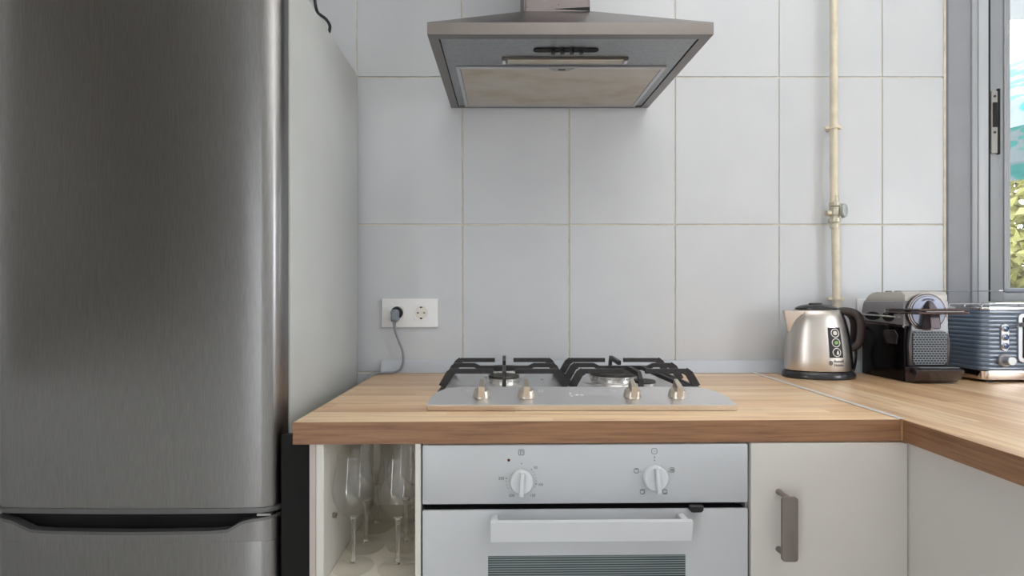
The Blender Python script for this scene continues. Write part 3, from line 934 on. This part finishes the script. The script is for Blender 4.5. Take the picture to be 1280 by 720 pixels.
# ------------------------------------------------------------------ extractor hood
hdx0, hdx1 = -.1610, .4390
ho = thing('extractor_hood', ((hdx0 + hdx1) / 2, -.24, 1.676), 'stainless steel chimney extractor hood above the hob', 'extractor hood')
def sag(bm):
    for v in bm.verts: v.co.z += .062 * (v.co.y + .485)
    return bm
HZ = 1.676
cx0, cx1, cyf = .0500, .2120, -.300
bm = new()
loft(bm, [ring(hdx0, hdx1, -.485, -.003, HZ), ring(hdx0, hdx1, -.485, -.003, HZ + .025),
          ring(hdx0 + .001, hdx1 - .001, -.484, -.003, HZ + .026), ring(cx0 - .002, cx1 + .002, cyf - .002, -.003, HZ + .142)], cap0=False)
# hollow underside: inner lip
loft(bm, [ring(hdx0, hdx1, -.485, -.003, HZ), ring(hdx0 + .022, hdx1 - .022, -.463, -.012, HZ), ring(hdx0 + .022, hdx1 - .022, -.463, -.012, HZ + .006)], cap0=False, cap1=False)
bmesh.ops.remove_doubles(bm, verts=bm.verts[:], dist=1e-5)
can = obj('canopy', sag(bm), 'hood_steel', ho, smooth=25)
obj('under_panel', sag(B(hdx0 + .0235, hdx1 - .0235, -.4615, -.0125, HZ + .003, HZ + .007, .0005, 1)), 'hood_under', ho)
fx_0, fx_1, fy0, fy1 = -.1170, .3950, -.314, -.020
bm = new()
for a in ((fx_0, fx_1, fy0, fy0 + .007), (fx_0, fx_1, fy1 - .007, fy1), (fx_0, fx_0 + .010, fy0 + .007, fy1 - .007), (fx_1 - .010, fx_1, fy0 + .007, fy1 - .007)):
    box(bm, a[0], a[1], a[2], a[3], HZ - .0025, HZ + .0028, .0008, 1)
fl = obj('grease_filter', sag(bm), 'aluminium', ho)
obj('filter_mesh', sag(B(fx_0 + .0105, fx_1 - .0105, fy0 + .0075, fy1 - .0075, HZ - .0008, HZ + .0025)), 'filter_mesh', fl, smooth=0)
bm = new(); prism(bm, [(.110, fy0 + .001), (.172, fy0 + .001), (.158, fy0 + .014), (.124, fy0 + .014)], 'z', HZ - .0045, HZ - .0026, .0006, 1)
lt_ = obj('filter_latch', sag(bm), 'hood_under', fl)
bm = new(); prism(bm, rrect(.132, .150, fy0 + .003, fy0 + .007, .0018, 3), 'z', HZ - .0056, HZ - .0044)
obj('latch_slot', sag(bm), 'void_black', fl)
# lamp recess and switch slot
bm = new(); prism(bm, rrect(-.0050, .2920, -.366, -.340, .004, 3), 'z', HZ - .0005, HZ + .0028, .0006, 1)
lr = obj('lamp_recess', sag(bm), 'hood_steel', ho)
obj('lamp_cover', sag(B(.008, .280, -.3625, -.344, HZ - .0045, HZ - .0006, .0015, 2)), 'filter_mesh', lr)
for x in (-.0045, .2815):
    obj('recess_clip', sag(B(x, x + .009, -.362, -.344, HZ - .006, HZ - .0007, .001, 1)), 'chrome', lr)
bm = new(); prism(bm, rrect(.0660, .2130, -.414, -.395, .0085, 5), 'z', HZ + .0006, HZ + .0028, .0004, 1)
sw = obj('switch_slot', sag(bm), 'void_black', ho)
for x in (.111, .132, .153, .174):
    obj('switch_button', sag(B(x - .0045, x + .0045, -.4115, -.3985, HZ - .007, HZ + .0004, .0015, 2)), 'black_plastic', sw)
# chimney
bm = new()
loft(bm, [ring(cx0, cx1, cyf, -.003, HZ + .145), ring(cx0, cx1, cyf, -.003, ZC - .002)])
bmesh.ops.bevel(bm, geom=[e for e in bm.edges if abs(e.verts[0].co.z - e.verts[1].co.z) > .1], offset=.004, segments=3, affect='EDGES')
ch = obj('chimney', bm, 'chimney_steel', ho)
bm = new(); prism(bm, [(.125, HZ + .1600), (cx1 - .001, HZ + .1560), (cx1 - .001, HZ + .1650)], 'y', cyf - .0008, cyf + .004)
obj('chimney_gap', bm, 'void_black', ch, smooth=0)
for x, z in ((.134, .170), (.058, .165)):
    bm = new(); prism(bm, circ(x, HZ + z, .0014, 8), 'y', cyf - .0008, cyf + .002); obj('rivet', bm, 'print_black', ch)

# ------------------------------------------------------------------ wall sockets, plug and cable
def socket(x0, label, second=True):
    z0, z1 = 1.0365, 1.1245
    x1 = x0 + .1715
    t = thing('wall_socket', ((x0 + x1) / 2, 0, z0), label, 'socket', 'white double wall sockets')
    bm = new()
    prism(bm, rrect(x0, x1, z0, z1, .003, 3), 'y', -.0095, -.0006, .002, 2)
    obj('plate', bm, 'plastic_white', t)
    for cx in (x0 + .0475, x0 + .1205):
        cz = (z0 + z1) / 2 + .0005
        bm = new()
        # square insert with a round well
        n = 32
        def sq(a, s):
            c, d = math.cos(a), math.sin(a); k = s / max(abs(c), abs(d)); return c * k, d * k
        A = [2 * PI * (k + .5) / n for k in range(n)]
        loft(bm, [[(cx + sq(a, .0235)[0], -.0097, cz + sq(a, .0235)[1]) for a in A],
                  [(cx + sq(a, .0230)[0], -.0112, cz + sq(a, .0230)[1]) for a in A],
                  [(cx + .0198 * math.cos(a), -.0112, cz + .0198 * math.sin(a)) for a in A],
                  [(cx + .0190 * math.cos(a), -.0098, cz + .0190 * math.sin(a)) for a in A]], cap0=False, cap1=False)
        ins = obj('insert', bm, 'plastic_white', t)
        bm = new(); prism(bm, circ(cx, cz, .0189, 32), 'y', -.0102, -.0097)
        well = obj('well', bm, 'socket_well', ins)
        bm = new()
        for dx in (-.0095, .0095): prism(bm, circ(cx + dx, cz, .0026, 12), 'y', -.0108, -.0101)
        for dz in (-.0168, .0168): box(bm, cx - .0035, cx + .0035, -.0112, -.0101, cz + dz - .002, cz + dz + .002)
        obj('contact_hole', bm, 'void_black', t)
        bm = new(); prism(bm, circ(cx, cz, .0022, 10), 'y', -.0108, -.0101); obj('screw', bm, 'chrome', t)
    return t
socket(-.3722, 'white double wall socket with a grey plug left of the hob')
socket(1.0750, 'white double wall socket half hidden behind the coffee machine')
px, pz = -.3247, 1.0810
pg = thing('power_plug', (px, -.02, pz), 'grey power plug in the left socket with its cable', 'plug')
bm = new()
lathe(bm, [(0, .0004), (.0182, .0004), (.0182, .004), (.0165, .006), (0, .006)], 28, T(px, -.0113, pz) @ FACE)
obj('plug_face', bm, 'dark_rubber', pg)
bm = new()
prof = [(.0095, .015, .012), (.0105, .019, .020), (.0095, .018, .030), (.006, .012, .036)]
loft(bm, [[(px - .002 + u, -.0113 - d, pz - .006 + v) for u, v in rrect(-a, a, -b_ * 1.15, b_ * .9, a * .6, 4)] for a, b_, d in [(.0110, .0165, .0062)] + prof])
obj('plug_body', bm, 'plug_grey', pg)
bm = new()
cbl = [(px - .002, -.036, pz - .018), (px - .003, -.036, pz - .034), (px + .000, -.034, pz - .055), (px + .010, -.030, pz - .085), (px + .021, -.029, pz - .115), (px + .0225, -.030, pz - .145), (px + .015, -.034, pz - .168), (px - .003, -.040, pz - .1765), (px - .030, -.045, pz - .1768), (px - .050, -.062, pz - .1768), (px - .062, -.095, pz - .181), (px - .075, -.13, pz - .21), (px - .082, -.15, pz - .30), (px - .083, -.16, .5), (px - .083, -.165, .2)]
pts = spline(cbl, 8)
rr = [.0062 - .0027 * min(1, i / 14) for i in range(len(pts))]
tube(bm, pts, rr, 12)
obj('cable', bm, 'cable_grey', pg)

# ------------------------------------------------------------------ gas pipe on the wall
gp = thing('gas_pipe', (.99, -.03, ZT), 'cream painted vertical gas pipe with a small valve on the tiles', 'pipe')
bm = new(); tube(bm, [(.9880, -.030, 1.405), (.9880, -.030, 2.0), (.9880, -.030, ZC - .002)], .0105, 16); obj('upper_pipe', bm, 'pipe_cream', gp)
bm = new(); tube(bm, [(.9990, -.030, ZT + .002), (.9960, -.030, 1.12), (.9930, -.030, 1.355)], .0108, 16); obj('lower_pipe', bm, 'pipe_cream', gp)
bm = new()
lathe(bm, [(0, 1.335), (.0118, 1.335), (.0118, 1.350), (.0165, 1.352), (.0165, 1.364), (.012, 1.366), (.012, 1.371), (.0155, 1.375), (.0155, 1.395), (.012, 1.399), (.0145, 1.401), (.0145, 1.412), (.0115, 1.414), (.0115, 1.432), (0, 1.432)], 12, T(.9905, -.030, 0))
tube(bm, [(.965, -.030, 1.380), (1.010, -.030, 1.380)], .0085, 12)
vb = obj('valve_body', bm, 'valve_brass', gp)
bm = new()
lathe(bm, [(0, 0), (.0120, 0), (.0185, .002), (.0190, .007), (.0165, .011), (0, .013)], 24, T(1.0050, -.040, 1.385) @ RZ(28) @ FACE, sx=.72, sy=1.15)
lathe(bm, [(0, -.012), (.006, -.012), (.006, .001), (0, .001)], 12, T(1.0050, -.040, 1.385) @ RZ(28) @ FACE)
obj('valve_handle', bm, 'valve_handle', gp)
for x, z in ((.9880, 1.636), (.9958, 1.124)):
    bm = new()
    lathe(bm, [(.0104, -.0045), (.0155, -.0045), (.0155, .0045), (.0104, .0045)], 20, T(x, -.030, z))
    box(bm, x - .027, x - .011, -.034, -.026, z - .0045, z + .0045, .001, 1)
    box(bm, x + .011, x + .024, -.034, -.026, z - .0045, z + .0045, .001, 1)
    box(bm, x - .004, x + .004, -.0195, -.0008, z - .003, z + .003)
    obj('pipe_clamp', bm, 'pipe_cream', gp)

# ------------------------------------------------------------------ kettle
kx, ky = .9000, -.0960
kt = thing('kettle', (kx, ky, ZT), 'brushed steel kettle with black handle and base', 'kettle')
prof_k = [(.0, .0910, .0610), (.004, .0915, .0615), (.030, .0905, .0610), (.060, .0880, .0600), (.090, .0845, .0580), (.120, .0790, .0555), (.143, .0735, .0530), (.158, .0680, .0500), (.167, .0630, .0460), (.170, .0580, .0420)]
def krad(h):
    for a, b_ in zip(prof_k, prof_k[1:]):
        if a[0] <= h <= b_[0]:
            t = (h - a[0]) / (b_[0] - a[0]); return a[1] + (b_[1] - a[1]) * t, a[2] + (b_[2] - a[2]) * t
    return prof_k[-1][1:]
kz = ZT + .0225
def kpt(th, h, off=0.0, cxo=0.0):      # th 0 faces the camera, + to the right
    a, b_ = krad(h); lean = -.006 * (h / .18)
    return Vector((kx + lean + (a + off) * math.sin(th), ky - (b_ + off) * math.cos(th), kz + h))
bm = new()
loft(bm, [[kpt(2 * PI * k / 48, p[0]) for k in range(48)] for p in prof_k])
kb = obj('kettle_body', bm, 'kettle_steel', kt, smooth=50)
# dark band up the handle side
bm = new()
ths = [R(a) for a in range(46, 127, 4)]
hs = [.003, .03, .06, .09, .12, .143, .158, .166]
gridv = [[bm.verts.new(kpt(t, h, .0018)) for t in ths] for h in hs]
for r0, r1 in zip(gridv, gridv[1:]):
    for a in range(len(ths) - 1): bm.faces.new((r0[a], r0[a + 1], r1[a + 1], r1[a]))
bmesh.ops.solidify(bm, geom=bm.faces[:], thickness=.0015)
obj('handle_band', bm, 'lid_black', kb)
# lid
bm = new()
lathe(bm, [(0, 0), (.056, 0), (.0565, .004), (.052, .0080), (.040, .0125), (.022, .0155), (0, .0165)], 40, T(kx - .006, ky, kz + .1702), sy=.74)
ld_ = obj('lid', bm, 'lid_black', kt)
bm = new(); lathe(bm, [(0, 0), (.020, 0), (.017, .0035), (0, .0045)], 24, T(kx - .010, ky - .004, kz + .1855), sy=.6); obj('lid_button', bm, 'black_plastic', ld_)
# spout: wedge on the left
bm = new()
top_z, low = kz + .1665, kz + .106
Q = [(kx - .0560, ky - .0330, top_z), (kx - .0560, ky + .0330, top_z), (kx - .1000, ky - .006, top_z + .001), (kx - .1000, ky + .006, top_z + .001), (kx - .0865, ky - .004, low), (kx - .0865, ky + .004, low), (kx - .075, ky - .010, low + .004), (kx - .075, ky + .010, low + .004)]
V = [bm.verts.new(q) for q in Q]
for f in ((0, 2, 3, 1), (2, 4, 5, 3), (0, 6, 4, 2), (1, 3, 5, 7), (0, 1, 7, 6), (6, 7, 5, 4)): bm.faces.new([V[i] for i in f])
bmesh.ops.bevel(bm, geom=bm.edges[:], offset=.0012, segments=2, affect='EDGES')
obj('spout', bm, 'kettle_steel', kt)
bm = new()
tube(bm, [(kx - .0585, ky - .0345, kz + .160), (kx - .0700, ky - .0250, kz + .135), (kx - .0835, ky - .010, kz + .107)], .0010, 6)
obj('spout_seam', bm, 'chrome', kb)
# base
bm = new()
lathe(bm, [(0, .0006), (.0970, .0006), (.0985, .004), (.0965, .013), (.0925, .018), (.0880, .0205), (0, .0215)], 48, T(kx, ky, ZT), sy=.72)
obj('power_base', bm, 'lid_black', kt, label='black kettle power base')
# handle
bm = new()
hpth = spline([(kx + .050, ky, kz + .163), (kx + .075, ky, kz + .166), (kx + .100, ky, kz + .157), (kx + .112, ky, kz + .136), (kx + .114, ky, kz + .105), (kx + .108, ky, kz + .076), (kx + .096, ky, kz + .062), (kx + .082, ky, kz + .055)], 6)
tube(bm, hpth, [.010 + .0065 * math.sin(PI * i / (len(hpth) - 1)) for i in range(len(hpth))], section=rrect(-1.05, 1.05, -.85, .85, .5, 3))
obj('handle', bm, 'handle_brown', kt, label='thick black loop handle')
# black picture label with three round marks
def on_body(th0, h0, off):
    a, b_ = krad(h0)
    def f(u, v):
        Rr = math.hypot(a * math.cos(th0), b_ * math.sin(th0))
        return kpt(th0 + u / Rr, h0 + v, off)
    return f
TH = R(10)
def patch(name, th0, h0, w, hh, off, mat, parent, nx=8, ny=8):
    bm = new(); f = on_body(th0, h0, off)
    gv = [[bm.verts.new(f(-w / 2 + w * i / nx, -hh / 2 + hh * j / ny)) for i in range(nx + 1)] for j in range(ny + 1)]
    for j in range(ny):
        for i in range(nx): bm.faces.new((gv[j][i], gv[j][i + 1], gv[j + 1][i + 1], gv[j + 1][i]))
    return obj(name, bm, mat, parent)
stk = patch('sticker', TH, .0800, .0385, .083, .0008, 'print_black', kb)
def bent(bm, th0, h0, off):
    f = on_body(th0, h0, off)
    for v in bm.verts:
        p = f(v.co.x, v.co.y); q = on_body(th0, h0, off + v.co.z)(v.co.x, v.co.y)
        v.co = q
    return bm
for k, dh in enumerate((.0255, -.001, -.0275)):
    bm = new(); tube(bm, [(.0112 * math.cos(2 * PI * i / 24), .0112 * math.sin(2 * PI * i / 24), .0004) for i in range(24)], .0011, 6, closed=True)
    obj('ring_mark', bent(bm, TH, .0810 + dh, .0012), 'print_white', stk)
    bm = new()
    if k == 1:
        prism(bm, [(-.006, 0), (-.002, -.005), (.004, -.004), (.007, .001), (.003, .005), (-.002, .0045)], 'z', .0002, .0006)
        mt = 'icon_green'
    elif k == 0:
        prism(bm, circ(0, 0, .006, 16), 'z', .0002, .0006); mt = 'socket_well'
    else:
        prism(bm, [(-.001, -.006), (.006, -.006), (.005, .002), (.003, .006), (.0005, .001)], 'z', .0002, .0006); mt = 'print_white'
    obj('picture_mark', bent(bm, TH, .0810 + dh, .0012), mt, stk)
for s, dv in (('Russell', .0290), ('Hobbs', .0180)):
    bm = text_bm(s, .0112, .0002, 'LEFT')
    obj('lettering', bent(bm, R(4), dv, .0006), 'print_grey', kb, smooth=0)
bm = new(); tube(bm, [(.0042 * math.cos(2 * PI * i / 20), .0055 * math.sin(2 * PI * i / 20), .0003) for i in range(20)], .0008, 6, closed=True)
tube(bm, [(0, -.004, .0003), (0, .004, .0003)], .0008, 6)
obj('maker_mark', bent(bm, R(-1.5), .0245, .0006), 'print_grey', kb)
# kettle cord at the back right
bm = new()
tube(bm, spline([(1.000, -.060, ZT + .0060), (1.025, -.040, ZT + .0045), (1.045, -.034, ZT + .012), (1.052, -.034, ZT + .06), (1.044, -.036, ZT + .105), (1.058, -.036, ZT + .135), (1.090, -.032, ZT + .155), (1.1215, -.026, ZT + .178)], 8), .0036, 10)
obj('kettle_cord', bm, 'black_plastic', kt, label='black cord rising behind the handle to the socket')

# ------------------------------------------------------------------ coffee machine
mx0, mx1, myf, myb = 1.0720, 1.1900, -.1900, -.030
cm = thing('coffee_machine', ((mx0 + mx1) / 2, -.11, ZT), 'black and grey capsule coffee machine between kettle and toaster', 'coffee machine')
z1 = ZT + .2430
side = [(myf, ZT + .001), (myb, ZT + .001), (myb, ZT + .165)]
for k in range(9):
    t = R(90 * k / 8); side.append((myb - .055 + .055 * math.cos(t), z1 - .055 + .055 * math.sin(t)))
side += [(myf + .012, z1), (myf, z1 - .010)]
def cut(poly, zlo, zhi):
    out = []
    for (a, za_), (b_, zb_) in zip(poly, poly[1:] + poly[:1]):
        def ins(z): return zlo - 1e-9 <= z <= zhi + 1e-9
        if ins(za_): out.append((a, za_))
        cr = [z for z in (zlo, zhi) if (za_ - z) * (zb_ - z) < 0]
        cr.sort(key=lambda z: abs(z - za_))
        for z in cr:
            t = (z - za_) / (zb_ - za_); out.append((a + (b_ - a) * t, z))
    return out
bm = new(); prism(bm, cut(side, ZT + .001, ZT + .150), 'x', mx0, mx1, .003, 2)
obj('lower_body', bm, 'black_gloss', cm, label='glossy black lower body')
bm = new(); prism(bm, cut(side, ZT + .1505, ZT + .217), 'x', mx0, mx1, .0015, 1)
mb_ = obj('upper_body', bm, 'coffee_grey', cm)
bm = new(); prism(bm, cut(side, ZT + .2175, ZT + .25), 'x', mx0 + .002, mx1 - .002, .002, 2)
tp = obj('top_cover', bm, 'coffee_top', cm)
bm = new()
box(bm, mx0 + .020, mx0 + .034, -.105, -.095, z1 - .001, z1 + .003, .001, 1); box(bm, mx0 + .045, mx0 + .062, -.105, -.095, z1 - .001, z1 + .003, .001, 1)
obj('top_button', bm, 'black_plastic', tp)
# side ledge, recesses and rod
bm = new(); prism(bm, [(myf, ZT + .146), (myb - .004, ZT + .156), (myb - .004, ZT + .161), (myf, ZT + .153)], 'x', mx0 - .0035, mx0 + .001, .001, 1)
obj('side_ledge', bm, 'lever_bronze', cm)
bm = new()
prism(bm, circ(-.075, ZT + .174, .030, 20, .012), 'x', mx0 - .0012, mx0 + .002); prism(bm, circ(-.135, ZT + .174, .022, 20, .014), 'x', mx0 - .0012, mx0 + .002)
obj('side_recess', bm, 'void_black', cm)
bm = new(); tube(bm, [(mx0 - .0055, -.035, ZT + .178), (mx0 - .0055, -.165, ZT + .174)], .003, 8); obj('side_rod', bm, 'chrome', cm)
bm = new(); prism(bm, [(-.13, ZT + .10), (-.165, ZT + .10), (-.17, ZT + .125), (-.16, ZT + .137), (-.12, ZT + .137), (-.115, ZT + .125)], 'x', mx0 - .002, mx0 + .001, .001, 1)
obj('side_window', bm, 'coffee_dark', cm)
# front: neck plate with grille, round head
fy_ = myf
bm = new()
neck = [(mx0 + .006, ZT + .044), (mx1 - .006, ZT + .044), (mx1 - .004, ZT + .10), (mx1 - .006, ZT + .138), (mx1 - .014, ZT + .158), (mx1 - .012, ZT + .2), (mx0 + .014, ZT + .2), (mx0 + .016, ZT + .158), (mx0 + .007, ZT + .138), (mx0 + .004, ZT + .10)]
prism(bm, neck, 'y', fy_ - .010, fy_ - .0005, .003, 2)
obj('front_plate', bm, 'coffee_dark', cm)
bm = new(); prism(bm, rrect(mx0 + .0140, mx1 - .0140, ZT + .048, ZT + .138, .012, 4), 'y', fy_ - .0125, fy_ - .0102, .0008, 1)
obj('grille', bm, 'grille', cm, label='perforated front grille')
hcx, hcz, hr = (mx0 + mx1) / 2 - .0075, ZT + .1880, .0505
bm = new(); lathe(bm, [(0, 0), (hr, 0), (hr, .018), (hr * .97, .022), (hr * .93, .0235), (0, .0235)], 48, T(hcx, fy_ + .0105, hcz) @ FACE, sy=.98)
hdm = obj('brew_head', bm, 'coffee_dark', cm)
bm = new(); lathe(bm, [(hr * .98, .0205), (hr * 1.01, .0205), (hr * 1.01, .0225), (hr * .98, .0225), (hr * .98, .0205)], 48, T(hcx, fy_ + .0105, hcz) @ FACE, sy=.98)
obj('outer_ring', bm, 'lever_bronze', hdm)
bm = new(); lathe(bm, [(0, .0237), (hr * .86, .0237), (hr * .84, .0255), (0, .0262)], 48, T(hcx, fy_ + .0105, hcz) @ FACE, sy=.98)
dl = obj('dial', bm, 'dial_silver', hdm)
bm = text_bm('NESPRESSO', .0066, .0002, spacing=1.05)
for v in bm.verts:
    a = v.co.x / .034
    rr_ = .034 + v.co.y
    v.co = T(hcx, fy_ - .0158, hcz) @ FACE @ Vector((rr_ * math.sin(a), rr_ * math.cos(a) , v.co.z))
obj('lettering', bm, 'print_black', dl, smooth=0)
bm = new()
yk = fy_ - .0152
loft(bm, [[(hcx - .019, yk, hcz - .046), (hcx + .026, yk, hcz - .046), (hcx + .024, yk, hcz), (hcx + .012, yk, hcz + .026), (hcx + .004, yk, hcz + .033), (hcx - .004, yk, hcz + .031), (hcx - .013, yk, hcz + .012)],
          [(hcx - .012, yk - .022, hcz - .044), (hcx + .016, yk - .022, hcz - .044), (hcx + .015, yk - .018, hcz), (hcx + .009, yk - .010, hcz + .022), (hcx + .004, yk - .005, hcz + .030), (hcx - .002, yk - .005, hcz + .028), (hcx - .008, yk - .014, hcz + .010)]])
bmesh.ops.bevel(bm, geom=bm.edges[:], offset=.0025, segments=2, affect='EDGES')
obj('nozzle_cover', bm, 'nozzle_dark', hdm)
# lever loop around the head
bm = new()
zl = ZT + .1895
for dz in (-.0035, .0045):
    pth = [(mx0 - .006, -.135, zl + dz), (mx0 - .006, -.215, zl + dz), (mx0 - .002, -.243, zl + dz), (mx0 + .012, -.2475, zl + dz), (mx1 - .010, -.2475, zl + dz), (mx1 + .004, -.243, zl + dz), (mx1 + .008, -.215, zl + dz), (mx1 + .008, -.175, zl + dz)]
    tube(bm, pth, .0030, 8)
lv = obj('lever', bm, 'lever_bronze', cm, label='flat metal lever loop')
bm = new(); lathe(bm, [(0, 0), (.0085, 0), (.0075, .005), (0, .006)], 16, T(mx0 - .0005, -.133, zl) @ RY(-90)); obj('pivot', bm, 'valve_handle', lv)
bm = new()
box(bm, mx0 + .012, mx1 - .008, -.2462, -.2440, zl - .004, zl + .004); obj('lever_web', bm, 'coffee_dark', lv)
# drip tray
bm = new()
ty0 = fy_ - .0005
pro = [(ty0, ZT + .002), (ty0, ZT + .043), (ty0 - .028, ZT + .042), (ty0 - .040, ZT + .040), (ty0 - .044, ZT + .036), (ty0 - .042, ZT + .029), (ty0 - .034, ZT + .014), (ty0 - .022, ZT + .004), (ty0 - .014, ZT + .002)]
prism(bm, pro, 'x', mx0 + .001, mx1 + .004, .002, 2)
dt = obj('drip_tray', bm, 'coffee_tray', cm)
obj('tray_grid', B(mx0 + .010, mx1 - .004, ty0 - .038, ty0 - .013, ZT + .0422, ZT + .0445, .0006, 1), 'grille', dt)

# ------------------------------------------------------------------ toaster
tx0, tx1, tyf, tyb = 1.2690, 1.5350, -.2030, -.034
to = thing('toaster', ((tx0 + tx1) / 2, (tyf + tyb) / 2, ZT), 'blue grey ribbed toaster with chrome trim below the window', 'toaster')
tz0, tz1 = ZT + .0315, ZT + .1930
rings = []
nr, per = 14, 6
for k in range(nr * per + 1):
    z = tz0 + (tz1 - tz0) * k / (nr * per)
    d = .0018 * abs(math.sin(PI * k / per)) ** .7
    e = 0.004 if k in (0, nr * per) else 0.0
    rings.append([(x, y, z) for x, y in rrect(tx0 - d + e, tx1 + d - e, tyf - d + e, tyb + d - e, .020, 6)])
bm = new(); loft(bm, rings)
tb = obj('ribbed_shell', bm, 'toaster_blue', to, smooth=50)
bm = new(); prism(bm, rrect(tx0 + .002, tx1 - .002, tyf + .002, tyb - .002, .019, 6), 'z', tz1 + .0003, tz1 + .0085, .003, 2)
tt = obj('top_rim', bm, 'chrome', to)
bm = new()
box(bm, tx0 + .03, tx1 - .03, tyf + .045, tyf + .072, tz1 + .0086, tz1 + .0092); box(bm, tx0 + .03, tx1 - .03, tyf + .098, tyf + .125, tz1 + .0086, tz1 + .0092)
obj('bread_slot', bm, 'void_black', tt, smooth=0)
bm = new()
for y in (tyf + .035, tyf + .085, tyf + .135):
    tube(bm, spline([(tx0 + .03, y, tz1 + .0086), (tx0 + .033, y, tz1 + .015), (tx0 + .05, y, tz1 + .0165), (tx1 - .05, y, tz1 + .0165), (tx1 - .033, y, tz1 + .015), (tx1 - .03, y, tz1 + .0086)], 4), .0018, 8)
obj('warming_wire', bm, 'chrome', tt)
bm = new(); prism(bm, rrect(tx0 + .004, tx1 - .004, tyf + .004, tyb - .004, .017, 6), 'z', ZT + .0075, tz0 - .0003, .001, 1)
obj('chrome_base', bm, 'toaster_chrome', to)
for x in (tx0 + .02, tx1 - .045):
    for y in (tyf + .012, tyb - .037):
        obj('foot', B(x, x + .025, y, y + .025, ZT + .0004, ZT + .0074, .001, 1), 'dark_rubber', to)
yb_ = tyf - .0028
bm = new(); prism(bm, rrect(1.3145, 1.3345, ZT + .0855, ZT + .1565, .0098, 5), 'y', yb_ - .0025, yb_ + .003, .0008, 1)
bp = obj('button_plate', bm, 'aluminium', to)
for z in (ZT + .1440, ZT + .1215, ZT + .0985):
    bm = new(); lathe(bm, [(.0078, 0), (.0085, .0022), (.0072, .0028), (.0068, .001)], 20, T(1.3245, yb_ - .0026, z) @ FACE)
    ob = obj('button_ring', bm, 'chrome', bp)
    bm = new(); lathe(bm, [(0, .0002), (.0066, .0002), (.006, .0022), (0, .0028)], 20, T(1.3245, yb_ - .0026, z) @ FACE)
    obj('button', bm, 'button_blue', bp)
bm = new(); lathe(bm, [(0, 0), (.0180, 0), (.0175, .004), (.0155, .006), (0, .006)], 32, T(1.3245, yb_ + .0003, ZT + .0605) @ FACE)
kn = obj('browning_dial', bm, 'coffee_grey', to)
bm = new(); lathe(bm, [(0, .006), (.0118, .006), (.0112, .021), (.0100, .0225), (0, .0225)], 28, T(1.3245, yb_ + .0003, ZT + .0605) @ FACE)
obj('dial_cap', bm, 'aluminium', kn)
bm = new(); prism(bm, rrect(1.3600, 1.3880, ZT + .055, ZT + .1840, .0120, 5), 'y', yb_ - .0025, yb_ + .003, .0008, 1)
lp = obj('lever_plate', bm, 'aluminium', to)
bm = new(); prism(bm, rrect(1.3705, 1.3775, ZT + .066, ZT + .1740, .003, 4), 'y', yb_ - .0032, yb_ - .0024)
obj('lever_slot', bm, 'void_black', lp)
obj('lever', B(1.3620, 1.4020, yb_ - .030, yb_ - .0030, ZT + .149, ZT + .161, .003, 2), 'coffee_grey', to)

# ------------------------------------------------------------------ thin rod lying on the coffee machine
rod = thing('skewer', (1.35, -.10, z1 + .0005), 'thin steel skewer with grey handle lying across the coffee machine top', 'utensil')
bm = new(); tube(bm, [(1.115, -.100, z1 + .0022), (1.430, -.100, z1 + .0030)], .0014, 8); obj('shaft', bm, 'chrome', rod)
bm = new(); tube(bm, [(1.428, -.100, z1 + .0030), (1.436, -.100, z1 + .0030), (1.50, -.100, z1 + .0035), (1.56, -.100, z1 + .0035)], [.003, .0062, .0066, .005], 12); obj('grip', bm, 'plug_grey', rod)
